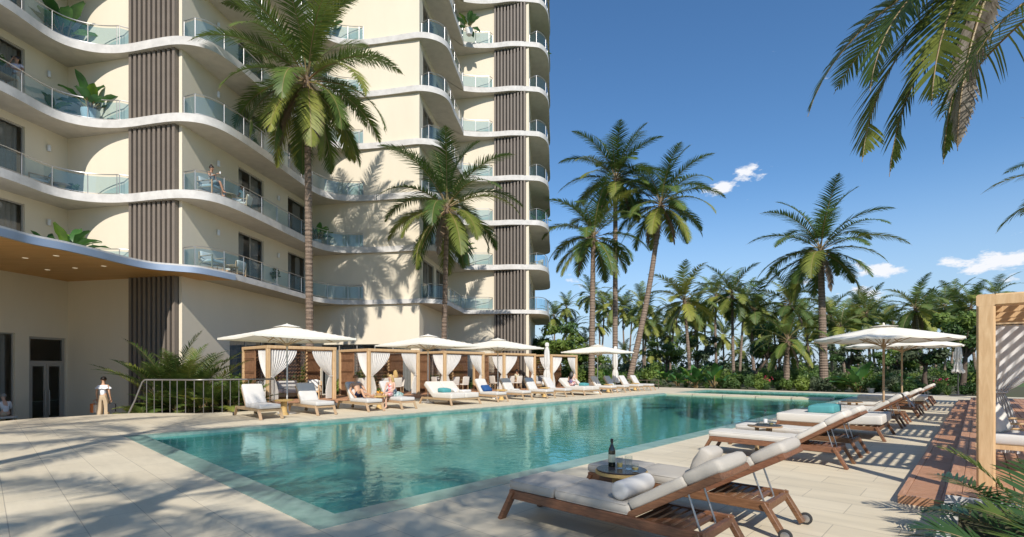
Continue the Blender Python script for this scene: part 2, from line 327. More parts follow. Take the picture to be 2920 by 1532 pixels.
# ------------------------------------------------------------------ ground, deck, pool
def deck_material():
    m = bpy.data.materials.new('deck_tiles'); m.use_nodes = True; t = m.node_tree; t.nodes.clear()
    o = N(t, 'ShaderNodeOutputMaterial'); b = N(t, 'ShaderNodeBsdfPrincipled'); b.inputs['Roughness'].default_value = .62; b.inputs['Specular IOR Level'].default_value = .3
    tc = N(t, 'ShaderNodeTexCoord'); sp = N(t, 'ShaderNodeSeparateXYZ'); cb = N(t, 'ShaderNodeCombineXYZ')
    Lk(t, tc.outputs['Object'], sp.inputs[0]); Lk(t, sp.outputs['Y'], cb.inputs['X']); Lk(t, sp.outputs['X'], cb.inputs['Y'])
    br = N(t, 'ShaderNodeTexBrick'); br.inputs['Scale'].default_value = 1.0; br.inputs['Brick Width'].default_value = 1.05; br.inputs['Row Height'].default_value = .525
    br.inputs['Mortar Size'].default_value = .0045; br.inputs['Mortar Smooth'].default_value = .1; br.offset = .5
    br.inputs['Color1'].default_value = (.69, .60, .44, 1); br.inputs['Color2'].default_value = (.645, .555, .40, 1); br.inputs['Mortar'].default_value = (.42, .36, .27, 1)
    Lk(t, cb.outputs[0], br.inputs['Vector'])
    n = N(t, 'ShaderNodeTexNoise'); n.inputs['Scale'].default_value = 1.3; n.inputs['Detail'].default_value = 8; n.inputs['Roughness'].default_value = .65
    mp = N(t, 'ShaderNodeMapping'); mp.inputs['Scale'].default_value = (3.0, .55, 1); Lk(t, tc.outputs['Object'], mp.inputs['Vector']); Lk(t, mp.outputs[0], n.inputs['Vector'])
    mr = N(t, 'ShaderNodeMapRange'); mr.inputs['From Min'].default_value = .25; mr.inputs['From Max'].default_value = .75; mr.inputs['To Min'].default_value = .86; mr.inputs['To Max'].default_value = 1.1; Lk(t, n.outputs['Fac'], mr.inputs['Value'])
    # scattered specks and stains of use
    n3 = N(t, 'ShaderNodeTexNoise'); n3.inputs['Scale'].default_value = .45; n3.inputs['Detail'].default_value = 6; Lk(t, tc.outputs['Object'], n3.inputs['Vector'])
    mr3 = N(t, 'ShaderNodeMapRange'); mr3.inputs['From Min'].default_value = .35; mr3.inputs['From Max'].default_value = .7; mr3.inputs['To Min'].default_value = 1.03; mr3.inputs['To Max'].default_value = .9; Lk(t, n3.outputs['Fac'], mr3.inputs['Value'])
    mu0 = N(t, 'ShaderNodeMath', operation='MULTIPLY'); Lk(t, mr.outputs[0], mu0.inputs[0]); Lk(t, mr3.outputs[0], mu0.inputs[1])
    mu = N(t, 'ShaderNodeVectorMath', operation='SCALE'); Lk(t, br.outputs['Color'], mu.inputs[0]); Lk(t, mu0.outputs[0], mu.inputs['Scale']); Lk(t, mu.outputs[0], b.inputs['Base Color'])
    n2 = N(t, 'ShaderNodeTexNoise'); n2.inputs['Scale'].default_value = 30; n2.inputs['Detail'].default_value = 4; Lk(t, tc.outputs['Object'], n2.inputs['Vector'])
    bn = N(t, 'ShaderNodeBump'); bn.inputs['Strength'].default_value = .12; bn.inputs['Distance'].default_value = .01; Lk(t, n2.outputs['Fac'], bn.inputs['Height']); Lk(t, bn.outputs[0], b.inputs['Normal'])
    Lk(t, b.outputs[0], o.inputs[0]); return m
M['deck'] = deck_material()
M['coping'] = mat('coping_stone', (.30, .44, .37), .3, col2=(.15, .27, .225), vscale=3.2, stretch=(1, 1, 1), bump=.06, bscale=70, spec=.55, detail=9)
def tile_material():
    m = mat('pool_tile', (.20, .74, .66), .4, col2=(.02, .27, .22), vscale=.5, detail=9, spec=.3); return m
M['pool_tile'] = tile_material()
def water_material():
    m = bpy.data.materials.new('water'); m.use_nodes = True; t = m.node_tree; t.nodes.clear()
    o = N(t, 'ShaderNodeOutputMaterial'); tr = N(t, 'ShaderNodeBsdfTransparent'); tr.inputs['Color'].default_value = (.64, .94, .90, 1)
    g = N(t, 'ShaderNodeBsdfGlossy'); g.inputs['Roughness'].default_value = .015; g.inputs['Color'].default_value = (.64, .94, .885, 1)
    fr = N(t, 'ShaderNodeFresnel'); fr.inputs['IOR'].default_value = 1.33
    tc = N(t, 'ShaderNodeTexCoord')
    n1 = N(t, 'ShaderNodeTexNoise'); n1.inputs['Scale'].default_value = 4.2; n1.inputs['Detail'].default_value = 4; n1.inputs['Distortion'].default_value = .6; Lk(t, tc.outputs['Object'], n1.inputs['Vector'])
    n2 = N(t, 'ShaderNodeTexNoise'); n2.inputs['Scale'].default_value = .5; n2.inputs['Detail'].default_value = 2; Lk(t, tc.outputs['Object'], n2.inputs['Vector'])
    mu = N(t, 'ShaderNodeMath', operation='MULTIPLY'); Lk(t, n1.outputs['Fac'], mu.inputs[0]); Lk(t, n2.outputs['Fac'], mu.inputs[1])
    bn = N(t, 'ShaderNodeBump'); bn.inputs['Strength'].default_value = .19; bn.inputs['Distance'].default_value = .06; Lk(t, mu.outputs[0], bn.inputs['Height'])
    Lk(t, bn.outputs[0], fr.inputs['Normal']); Lk(t, bn.outputs[0], g.inputs['Normal'])
    df = N(t, 'ShaderNodeBsdfDiffuse'); df.inputs['Color'].default_value = (.17, .72, .65, 1)
    m0 = N(t, 'ShaderNodeMixShader'); m0.inputs['Fac'].default_value = .32; Lk(t, tr.outputs[0], m0.inputs[1]); Lk(t, df.outputs[0], m0.inputs[2])
    mx = N(t, 'ShaderNodeMixShader'); Lk(t, fr.outputs[0], mx.inputs['Fac']); Lk(t, m0.outputs[0], mx.inputs[1]); Lk(t, g.outputs[0], mx.inputs[2]); Lk(t, mx.outputs[0], o.inputs[0]); return m
M['water'] = water_material()
def uvobj(mb, name, mats, kind='structure'):      # built in pool coordinates
    o = mb.build(name, mats, kind=kind); o.location = O; o.rotation_euler = (0, 0, RZ); return o

PU, PV = 34.4, 9.9                                 # outer size of the coping
b = MB(); b.add([(-700, -300, -.8), (700, -300, -.8), (700, 900, -.8), (-700, 900, -.8)], [(0, 1, 2, 3)]); b.build('ground', M['grass'], kind='structure')
crest = [UV(at(p, d)) for p, d in [(-160, 13.9), (0, 14.96), (100, 15.87), (193, 16.4), (277, 17.06), (367, 17.6), (427, 17.75), (500, 17.7), (560, 17.62), (613, 17.9), (690, 18.4), (760, 18.9)]]
b = MB()
b.prism([(-32, -22), (0, -22), (0, PV), (-32, PV)], -.3, 0)
b.prism([(0, -10), (36.5, -10), (36.5, 0), (0, 0)], -.3, 0)
b.prism([(PU, 0), (36.5, 0), (36.5, PV), (PU, PV)], -.3, 0)
left = [(-32, PV), (36.5, PV), (36.5, 18.5), (30, 18.5), (30, 16.9), (6.2, 16.9)] + [c for c in reversed(crest)] + [(-32, 19)]
b.prism(left, -.3, 0)
deck = uvobj(b, 'pool_deck', M['deck'])
cu, cv = .36, .38
b = MB()
b.prism([(0, 0), (PU, 0), (PU - cu, cv), (cu, cv)], -.12, .006); b.prism([(PU, 0), (PU, PV), (PU - cu, PV - cv), (PU - cu, cv)], -.12, .006)
b.prism([(PU, PV), (0, PV), (cu, PV - cv), (PU - cu, PV - cv)], -.12, .006); b.prism([(0, PV), (0, 0), (cu, cv), (cu, PV - cv)], -.12, .006)
uvobj(b, 'pool_coping', M['coping'])
b = MB(); x0, x1, y0, y1, zf = cu + .02, PU - cu - .02, cv + .02, PV - cv - .02, -1.35
b.add([(x0, y0, zf), (x1, y0, zf), (x1, y1, zf), (x0, y1, zf), (x0, y0, -.1), (x1, y0, -.1), (x1, y1, -.1), (x0, y1, -.1)],
      [(0, 1, 2, 3), (0, 4, 5, 1), (1, 5, 6, 2), (2, 6, 7, 3), (3, 7, 4, 0)])

uvobj(b, 'pool_basin', M['pool_tile'])
M['ledge'] = mat('shallow_lit_tile', (.46, .80, .75), .4, col2=(.30, .66, .61), vscale=1.2, detail=8)  # paler than the basin: shallow-water brightness put into the tile colour
b = MB(); b.box(x0 + .003, 2.3, 6.6, y1 - .003, zf + .01, -.22); b.box(x0 + .004, 3.2, 5.8, 6.597, zf + .012, -.55); b.box(2.303, 3.2, 6.6, y1 - .006, zf + .014, -.55); uvobj(b, 'pool_ledge', M['ledge'])
b = MB(); b.add([(x0 - .01, y0 - .01, -.055), (x1 + .01, y0 - .01, -.055), (x1 + .01, y1 + .01, -.055), (x0 - .01, y1 + .01, -.055)], [(0, 1, 2, 3)])
uvobj(b, 'pool_water', M['water'])
# stepping slabs across the pool
rr = [.75, 2.55, 4.35, 6.15, 7.95]
words5 = ['nearest the right hand loungers', 'second from the right hand loungers', 'in the middle of the row', 'second from the left hand loungers', 'nearest the left hand loungers']
for i, v0 in enumerate(rr):
    b = MB(); b.box(-.62, .62, 0, 1.70, -.11, .035); b.box(-.5, .5, .1, 1.6, -1.36, -.112)
    o = b.build('stepping_slab', M['deck']); o.location = W(27.75, v0, 0); o.rotation_euler = (0, 0, RZ)
    tag(o, 'beige stone slab set flush across the far end of the pool, the slab ' + words5[i], 'stepping slab', 'stepping slabs across the pool')
# ramp and lower court in front of the lobby
b = MB(); cw = [W(u, v, 0) for u, v in crest[:9]]; low = []
for p in cw:
    q = p + Vector((-.25, 1.0, 0)).normalized() * 3.6; low.append(Vector((q.x, q.y, -.74)))
far = [Vector((p.x - 4, p.y + 22, -.74)) for p in low]; n = len(cw)
vs = [Vector((p.x, p.y, -.002)) for p in cw] + low + far
b.add(vs, [(i, i + 1, n + i + 1, n + i) for i in range(n - 1)] + [(n + i, n + i + 1, 2 * n + i + 1, 2 * n + i) for i in range(n - 1)])
b.build('entrance_ramp', M['deck'], kind='structure')
# planting beds
b = MB(); b.prism([(36.5, -40), (60, -40), (60, 60), (36.5, 60)], -.5, -.03); uvobj(b, 'garden_ground', M['soil'])
b = MB(); b.prism([(30, 18.5), (36.5, 18.5), (36.5, 60), (30, 60)], -.5, -.035); uvobj(b, 'garden_bed', M['soil'])
b = MB(); b.prism([(5.6, 21.0), (30, 21.0), (30, 24.5), (5.6, 24.5)], -.78, -.04)
b.prism([UV(at(440, 17.9)), UV(at(560, 17.75)), UV(at(690, 18.55)), UV(at(758, 19.05)), (5.3, 16.95), (5.3, 24.5), UV(at(430, 21.0))], -.78, -.06); uvobj(b, 'planting_bed', M['soil'])
# timber decks
def boarded(u0, u1, v0, v1, z, name, along, bw=.14, edge=.16):
    b = MB(); b.box(u0, u1, v0, v1, -.02, z - .03, mi=0)
    b.box(u0, u0 + edge, v0, v1, z - .03, z, mi=0); b.box(u1 - edge, u1, v0, v1, z - .03, z, mi=0)
    b.box(u0 + edge + .002, u1 - edge - .002, v1 - edge, v1, z - .03, z, mi=1); b.box(u0 + edge + .002, u1 - edge - .002, v0, v0 + edge * .6, z - .03, z, mi=1)
    a, c = (u0 + edge, u1 - edge) if along == 'v' else (v0 + edge * .6, v1 - edge)
    k = int((c - a) / bw); s = (c - a) / k
    for i in range(k):
        p, q = a + i * s + .006, a + (i + 1) * s - .006
        dz = .002 * math.sin(i * 12.9)
        if along == 'v': b.box(p, q, v0 + edge * .6 + .004, v1 - edge - .004, z - .028, z - .004 + dz, mi=0)
        else: b.box(u0 + edge + .004, u1 - edge - .004, p, q, z - .028, z - .004 + dz, mi=1)
    return uvobj(b, name, [M['decking'], M['decking_u']])
boarded(5.15, 29.5, -4.49, -4.06, .10, 'timber_step', 'v', .085, .07)
boarded(5.05, 30, -9.5, -4.493, .21, 'timber_deck', 'u', .145, .13)
boarded(5.6, 29.8, 16.85, 21.0, .15, 'timber_terrace', 'u', .15, .12)
# ------------------------------------------------------------------ the apartment tower
Z0, FH, SL = EYE + 3.954, 3.256, .36              # underside of the first slab, storey height, slab thickness
NF = 9
def soff(k): return Z0 + FH * k
C0, C1, I1, C2, I2, C3, E3 = [Vector(p) for p in [(-20.28, 22.7), (-14.2, 21.4), (-12.86, 32.04), (-5.70, 30.6), (-4.80, 37.6), (1.23, 36.4), (2.15, 46.3)]]
dB0 = Vector((.135, .99)).normalized(); L0 = C0 - dB0 * 16
B5 = Vector((-4, 52)); B6 = Vector((-34, 52)); B7 = Vector((-34, L0.y))
TOP = soff(NF) + 1.5
tower = thing('apartment_tower', 'cream apartment tower with wave edged white balconies and dark fin screens behind the pool', 'building', (-10, 36, -.75))
TW = Matrix.Translation(-tower.location)
def part(mb, name, mats, parent=None):
    o = mb.build(name, mats, parent or tower)
    if parent is None or parent is tower: o.location = -tower.location
    return o
def t_px(P, Q, px):
    d = (Q - P).normalized(); r = (px - CX) / FOC; return (r * P.y - P.x) / (d.x - r * d.y)
def facade(name, P, Q, z0, z1, holes, depth=.14):
    """one wall face from P to Q (inside on its left) with real openings and their reveals"""
    d3 = Vector(((Q - P).normalized().x, (Q - P).normalized().y, 0)); L = (Q - P).length; nin = Vector((-d3.y, d3.x, 0))
    if facade.flip: nin = -nin
    xs = sorted({0, L, *[h[0] for h in holes], *[h[1] for h in holes]}); zs = sorted({z0, z1, *[h[2] for h in holes], *[h[3] for h in holes]})
    b = MB(); P3 = Vector((P.x, P.y, 0))
    for i in range(len(xs) - 1):
        run = None
        for k in range(len(zs) - 1):
            cx, cz = (xs[i] + xs[i + 1]) / 2, (zs[k] + zs[k + 1]) / 2
            inside = any(h[0] < cx < h[1] and h[2] < cz < h[3] for h in holes)
            if not inside:
                if run is None: run = zs[k]
                end = zs[k + 1]
            if run is not None and (inside or k == len(zs) - 2):
                a, c = P3 + d3 * xs[i], P3 + d3 * xs[i + 1]
                b.add([(a.x, a.y, run), (c.x, c.y, run), (c.x, c.y, end), (a.x, a.y, end)], [(0, 1, 2, 3)]); run = None
    for (x0, x1, za, zb) in holes:
        a, c = P3 + d3 * x0, P3 + d3 * x1; e, f = a + nin * depth, c + nin * depth
        b.add([(a.x, a.y, za), (c.x, c.y, za), (c.x, c.y, zb), (a.x, a.y, zb), (e.x, e.y, za), (f.x, f.y, za), (f.x, f.y, zb), (e.x, e.y, zb)], [(0, 4, 5, 1), (1, 5, 6, 2), (2, 6, 7, 3), (3, 7, 4, 0)])
    part(b, 'wall', M['plaster'])
    for (x0, x1, za, zb) in holes: window(P3 + d3 * x0 + nin * (depth - .06), d3, nin, x1 - x0, za, zb)
facade.flip = False
wrnd = random.Random(5)
def window(p, d, nin, wd, za, zb, leaves=None):
    X = Matrix(((d.x, nin.x, 0, p.x), (d.y, nin.y, 0, p.y), (0, 0, 1, 0), (0, 0, 0, 1)))
    n = leaves or max(1, round(wd / 1.35)); f = MB(); s = .055
    f.box(0, s, 0, .06, za, zb, X); f.box(wd - s, wd, 0, .06, za, zb, X); f.box(s, wd - s, 0, .06, za, za + s, X); f.box(s, wd - s, 0, .06, zb - s, zb, X)
    for i in range(1, n): c = wd * i / n; f.box(c - .03, c + .03, .003, .057, za + s, zb - s, X)
    wo = part(f, 'window', M['frame_metal'])
    g = MB(); g.add([(s, .03, za + s), (wd - s, .03, za + s), (wd - s, .03, zb - s), (s, .03, zb - s)], [(0, 1, 2, 3)], M=X)
    go = g.build('pane', M['win'], wo)
    for a0, a1 in ((.06, .06 + wd * (.2 + .25 * wrnd.random())), (wd * (.72 - .2 * wrnd.random()), wd - .06)):
        c = MB(); k = max(8, int((a1 - a0) / .05)); vs = []
        for i in range(k + 1):
            x = a0 + (a1 - a0) * i / k; y = .28 + .045 * math.sin(i * 1.55); vs += [(x, y, za + .01), (x, y, zb - .02)]
        c.add(vs, [(2 * i, 2 * i + 2, 2 * i + 3, 2 * i + 1) for i in range(k)], 0, True, X)
        c.build('window_curtain', M['drape'], wo)
holesB0, holesB1, holesB2, holesB3, holesA1, holesA2 = [], [], [], [], [], []
LB0, LB1, LB2 = (C0 - L0).length, (I1 - C1).length, (I2 - C2).length
xr = t_px(L0, C0, 71)
for k in range(NF):
    fl = soff(k) + SL
    holesB0.append((xr - 4.4, xr, fl + .03, fl + 2.58))
    holesB1 += [(t_px(C1, I1, 680), t_px(C1, I1, 752), fl + .03, fl + 2.58), (t_px(C1, I1, 821), t_px(C1, I1, 872), fl + .03, fl + 2.58)]
    holesB2 += [(.75, 3.2, fl + .03, fl + 2.58), (3.75, 5.9, fl + .03, fl + 2.58)]
    holesB3 += [(2.0, 4.4, fl + .03, fl + 2.58), (5.6, 8.2, fl + .03, fl + 2.58)]
GZ = -.74
dx0, dx1 = t_px(L0, C0, 83), t_px(L0, C0, 187)
holesB0.append((t_px(L0, C0, 43) - 4.2, t_px(L0, C0, 43), GZ + .05, 3.05))
holesB1.append((t_px(C1, I1, 655), t_px(C1, I1, 862), -.1, 3.1)); holesA2.append((t_px(I1, C2, 916), t_px(I1, C2, 1172), -.1, 3.1)); holesB2.append((.6, 4.6, -.1, 3.1))
door_hole = (dx0, dx1, GZ + .02, 2.95)
# the door opening is cut with the lobby glazing; its frame, leaves and handles are the entrance door
_saved = window
def window(p, d, nin, wd, za, zb, leaves=None):
    if abs(zb - 2.95) < 1e-6: return entrance_door(p, d, nin, wd, za, zb)
    return _saved(p, d, nin, wd, za, zb, leaves)
def entrance_door(p, d, nin, wd, za, zb):
    X = Matrix(((d.x, nin.x, 0, p.x), (d.y, nin.y, 0, p.y), (0, 0, 1, 0), (0, 0, 0, 1)))
    f = MB(); s = .09; zt = 1.78
    f.box(0, s, -.02, .08, za, zb, X); f.box(wd - s, wd, -.02, .08, za, zb, X); f.box(s, wd - s, -.02, .08, zb - s, zb, X); f.box(s, wd - s, -.02, .08, zt, zt + .14, X)
    do = part(f, 'door_frame', M['frame_metal'])
    g = MB(); g.add([(s, .03, zt + .14), (wd - s, .03, zt + .14), (wd - s, .03, zb - s), (s, .03, zb - s)], [(0, 1, 2, 3)], M=X); g.build('transom_pane', M['win'], do)
    for a0, a1, hx in ((s, wd / 2 - .005, wd / 2 - .08), (wd / 2 + .005, wd - s, wd / 2 + .08)):
        l = MB(); e = .10
        l.box(a0, a0 + e, 0, .05, za + .01, zt - .005, X); l.box(a1 - e, a1, 0, .05, za + .01, zt - .005, X); l.box(a0 + e, a1 - e, 0, .05, zt - .1, zt - .005, X); l.box(a0 + e, a1 - e, 0, .05, za + .01, za + .14, X)
        l.add([(a0 + e, .025, za + .14), (a1 - e, .025, za + .14), (a1 - e, .025, zt - .1), (a0 + e, .025, zt - .1)], [(0, 1, 2, 3)], 1, False, X)
        l.build('door', [M['frame_metal'], M['win']], do)
        h = MB(); h.bar(X @ Vector((hx, -.06, za + .25)), X @ Vector((hx, -.06, za + 1.35)), .035, .035); h.bar(X @ Vector((hx, -.06, za + .4)), X @ Vector((hx, .0, za + .4)), .02, .02); h.bar(X @ Vector((hx, -.06, za + 1.2)), X @ Vector((hx, .0, za + 1.2)), .02, .02)
        h.build('door_handle', M['steel'], do)
holesB0.append(door_hole)
facade('wall', L0, C0, -.78, TOP, holesB0)
facade('wall', C0, C1, -.78, TOP, [])
facade('wall', C1, I1, -.78, TOP, holesB1)
facade('wall', I1, C2, -.78, TOP, holesA2)
facade('wall', C2, I2, -.78, TOP, holesB2)
facade('wall', I2, C3, -.78, TOP, [])
facade('wall', C3, E3, -.78, TOP, holesB3)
b = MB()                                              # rear walls, rooms' back walls, roof
for P, Q in ((E3, B5), (B5, B6), (B6, B7), (B7, L0)): b.add([(P.x, P.y, -.78), (Q.x, Q.y, -.78), (Q.x, Q.y, TOP), (P.x, P.y, TOP)], [(0, 1, 2, 3)])
ring = [L0, C0, C1, I1, C2, I2, C3, E3, B5, B6, B7]; b.add([(p.x, p.y, TOP - .02) for p in ring], [tuple(range(len(ring)))])
part(b, 'wall', M['plaster'])
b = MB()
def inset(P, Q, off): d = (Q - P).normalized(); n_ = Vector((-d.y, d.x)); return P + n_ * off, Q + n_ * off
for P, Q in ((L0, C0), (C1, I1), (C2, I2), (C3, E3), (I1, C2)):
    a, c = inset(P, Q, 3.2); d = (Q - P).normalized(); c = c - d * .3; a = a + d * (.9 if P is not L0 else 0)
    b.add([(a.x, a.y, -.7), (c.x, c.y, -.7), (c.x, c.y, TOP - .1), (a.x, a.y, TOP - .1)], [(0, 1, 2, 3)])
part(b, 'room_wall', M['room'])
M['bark_wall'] = mat('lobby_feature', (.26, .12, .085), .6, col2=(.10, .045, .035), vscale=16, stretch=(1, 1, .12))
a, c = inset(L0, C0, 1.0); d = (C0 - L0).normalized(); a = a + d * 9; c = a + d * 3.4; b = MB(); b.add([(a.x, a.y, -.7), (c.x, c.y, -.7), (c.x, c.y, 3.4), (a.x, a.y, 3.4)], [(0, 1, 2, 3)]); part(b, 'lobby_wall', M['bark_wall'])
# wave-shaped slab edge, in plan
def along(P, Q, t, off):
    d = (Q - P).normalized(); n_ = Vector((d.y, -d.x)); p = P + d * t + n_ * off; return (p.x, p.y)
LA1, LA2, LA3, LB3 = (C1 - C0).length, (C2 - I1).length, (C3 - I2).length, (E3 - C3).length
wave = [(-20.6, 8.5), (-20.15, 12.0), (-19.72, 15.5), (-19.28, 18.69), (-19.22, 19.6), (-19.22, 20.35), (-19.08, 20.92), (-18.72, 21.33), (-18.1, 21.60), (-17.3, 21.66), (-16.5, 21.55), (-15.8, 21.38), (-15.0, 21.19), (-14.26, 21.07), (-13.6, 21.13), (-13.07, 21.4), (-12.72, 21.94), (-12.50, 22.8),
        (-12.38, 23.6), (-12.22, 25.0), (-12.08, 26.6), (-11.93, 28.2), (-11.85, 29.2), (-11.66, 30.0), (-11.3, 30.62), (-10.77, 31.0), (-10.1, 31.15), (-9.4, 31.14), (-8.37, 30.99), (-7.39, 30.79), (-6.5, 30.58), (-5.73, 30.44), (-5.0, 30.56), (-4.38, 30.95), (-4.02, 31.65), along(C2, I2, LB2 - 4.2, 1.50), along(C2, I2, LB2 - 2.6, 1.50), along(C2, I2, LB2 - 1.3, 1.46), along(I2, C3, 1.45, 1.08), along(I2, C3, 2.1, .78), along(I2, C3, 2.9, .56), along(I2, C3, 3.8, .44), along(I2, C3, 5.0, .38),
        along(C3, E3, .02, .46), along(C3, E3, .3, .92), along(C3, E3, .9, 1.25), along(C3, E3, 1.8, 1.40), along(C3, E3, 3.4, 1.44), along(C3, E3, 6.0, 1.42), along(C3, E3, 8.6, 1.40), along(C3, E3, 9.5, 1.0), along(C3, E3, 9.8, .3)]
edge = catmull([Vector((x, y, 0)) for x, y in wave], 7)
inner = [Vector((p.x, p.y, 0)) for p in (E3 + Vector((-1.5, -.3)), C3 + Vector((-1.3, 1.5)), I2 + Vector((-.9, 1.6)), C2 + Vector((-1.2, 1.6)), I1 + Vector((-1.1, 1.6)), C1 + Vector((-1.4, 1.7)), C0 + Vector((-1.2, 1.7)), L0 + Vector((-1.5, 0)))]
def slab(z0, z1, outer, name, mi, parent=None):
    b = MB(); n = len(outer); r = .03
    prof = [(0, z0 + r), (0, z1 - r)]
    poly = [(p.x, p.y) for p in outer] + [(p.x, p.y) for p in inner]
    b.prism(poly, z0, z1); 
    for i in range(n): b.sm[i] = True
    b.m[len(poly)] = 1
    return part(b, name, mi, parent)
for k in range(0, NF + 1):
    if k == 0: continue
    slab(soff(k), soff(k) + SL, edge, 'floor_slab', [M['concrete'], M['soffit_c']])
# canopy over the entrance: metal fascia, timber underside; the first slab goes on from it
can_pts = [(-15.4, 8.5), (-15.35, 12.0), (-15.3, 14.87), (-15.3, 15.8), (-15.0, 16.7), (-14.82, 17.8), (-14.7, 19.1), (-14.4, 19.9), (-13.7, 20.33), (-13.1, 20.7), (-12.72, 21.55), (-12.48, 22.4)]
can = catmull([Vector((x, y, 0)) for x, y in can_pts], 6)
i0 = min(range(len(edge)), key=lambda i: (edge[i] - Vector((-12.45, 23.1, 0))).length)
edge0 = can + edge[i0 + 1:]
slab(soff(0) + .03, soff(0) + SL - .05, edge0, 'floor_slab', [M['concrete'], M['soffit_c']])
b = MB(); n = len(can)                                # fascia band, 25 cm high, 3 cm proud
outs = []
for i, p in enumerate(can):
    t = (can[min(i + 1, n - 1)] - can[max(i - 1, 0)]).normalized(); outs.append(p + Vector((t.y, -t.x, 0)) * .035)
vs = [(p.x, p.y, z) for z in (soff(0) - .004, soff(0) + .235) for p in outs] + [(p.x, p.y, z) for z in (soff(0) - .004, soff(0) + .235) for p in [q - (o_ - q) * 2 for q, o_ in zip(can, outs)]]
b.add(vs, [(i, i + 1, n + i + 1, n + i) for i in range(n - 1)] + [(2 * n + i + 1, 2 * n + i, i, i + 1)[::-1] for i in range(n - 1)] + [(n + i, n + i + 1, 3 * n + i + 1, 3 * n + i) for i in range(n - 1)], 0, True)
fo = part(b, 'canopy_fascia', M['fascia'])
b = MB(); poly = [(p.x, p.y) for p in can] + [(C1.x + .15, C1.y + 1.0), (C1.x - .5, C1.y + .6), (C0.x - .2, C0.y + .4), (L0.x - .5, L0.y)]
b.prism(poly, soff(0) - .002, soff(0) + .028); so = part(b, 'canopy_soffit', M['soffit'])
M['down'] = bpy.data.materials.new('downlight'); M['down'].use_nodes = True
_b = M['down'].node_tree.nodes['Principled BSDF']; _b.inputs['Emission Color'].default_value = (1, .82, .55, 1); _b.inputs['Emission Strength'].default_value = .35; _b.inputs['Base Color'].default_value = (.8, .75, .65, 1)
for px, py in [(72, 736), (160, 729.5), (135, 769.5), (214, 764.5), (296, 759)]:
    d = FOC * 3.95 / (HZ - py); p = at(px, d); b = MB(); b.lathe([(.075, soff(0) - .012), (.09, soff(0) - .004)], 14, (p.x, p.y, 0)); part(b, 'downlight', M['down'])
# fin screens
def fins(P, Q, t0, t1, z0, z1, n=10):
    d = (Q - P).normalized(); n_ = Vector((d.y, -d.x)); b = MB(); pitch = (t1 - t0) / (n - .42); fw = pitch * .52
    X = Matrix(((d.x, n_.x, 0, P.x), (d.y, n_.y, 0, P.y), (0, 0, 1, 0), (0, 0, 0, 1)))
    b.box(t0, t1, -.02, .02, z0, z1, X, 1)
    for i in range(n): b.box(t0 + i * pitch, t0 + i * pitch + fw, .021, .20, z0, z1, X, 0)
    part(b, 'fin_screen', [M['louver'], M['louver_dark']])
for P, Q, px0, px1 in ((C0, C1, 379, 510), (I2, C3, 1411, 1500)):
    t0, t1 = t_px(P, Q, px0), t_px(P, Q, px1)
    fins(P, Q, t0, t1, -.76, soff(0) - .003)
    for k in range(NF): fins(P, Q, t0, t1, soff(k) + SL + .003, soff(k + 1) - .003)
# balustrades
def sub(path, i, j): return path[i:j + 1]
def nearest(path, P): return min(range(len(path)), key=lambda i: (path[i] - Vector((P[0], P[1], 0))).length)
def balustrade(path, z, back0=None, back1=None):
    n = len(path); ins = []
    for i, p in enumerate(path):
        t = (path[min(i + 1, n - 1)] - path[max(i - 1, 0)]).normalized(); ins.append(p - Vector((t.y, -t.x, 0)) * .11)
    if back0 is not None: ins = [Vector((back0.x, back0.y, 0))] + ins
    if back1 is not None: ins = ins + [Vector((back1.x, back1.y, 0))]
    h = .90; b = MB(); up = Vector((0, 0, 1))
    b.tube([p + up * (z + h) for p in ins], .021, 6); b.tube([p + up * (z + .07) for p in ins], .012, 4)
    acc = 99; last = None
    for i, p in enumerate(ins):
        if last is not None: acc += (p - last).length
        if acc > 1.15 or i == len(ins) - 1 or (back0 is not None and i == 1) or (back1 is not None and i == len(ins) - 2): b.bar(p + up * z, p + up * (z + h), .032, .02); acc = 0
        last = p
    ro = part(b, 'balustrade', M['steel'])
    g = MB(); m = len(ins); g.add([(p.x, p.y, z + .085) for p in ins] + [(p.x, p.y, z + h - .10) for p in ins], [(i, i + 1, m + i + 1, m + i) for i in range(m - 1)], 0, True)
    g.build('glass', M['rail_glass'], ro)
def wallpt(P, Q, px): t = t_px(P, Q, px); d = (Q - P).normalized(); n_ = Vector((d.y, -d.x)); return P + d * t + n_ * .03
pA1 = wallpt(C0, C1, 371); pA2 = wallpt(I1, C2, 1036); pA3 = wallpt(I2, C3, 1405); pB1 = wallpt(C1, I1, 523); pB2 = wallpt(C2, I2, 1201); pB3 = wallpt(C3, E3, 1509)
iA1 = nearest(edge, along(C0, C1, t_px(C0, C1, 360), .9)); iA2 = nearest(edge, along(I1, C2, t_px(I1, C2, 1030), .9)); iA3 = nearest(edge, along(I2, C3, t_px(I2, C3, 1401), .6))
iB1, iB2, iB3 = nearest(edge, along(C1, I1, .0, .62)), nearest(edge, along(C2, I2, .0, .62)), nearest(edge, along(C3, E3, .0, .62))
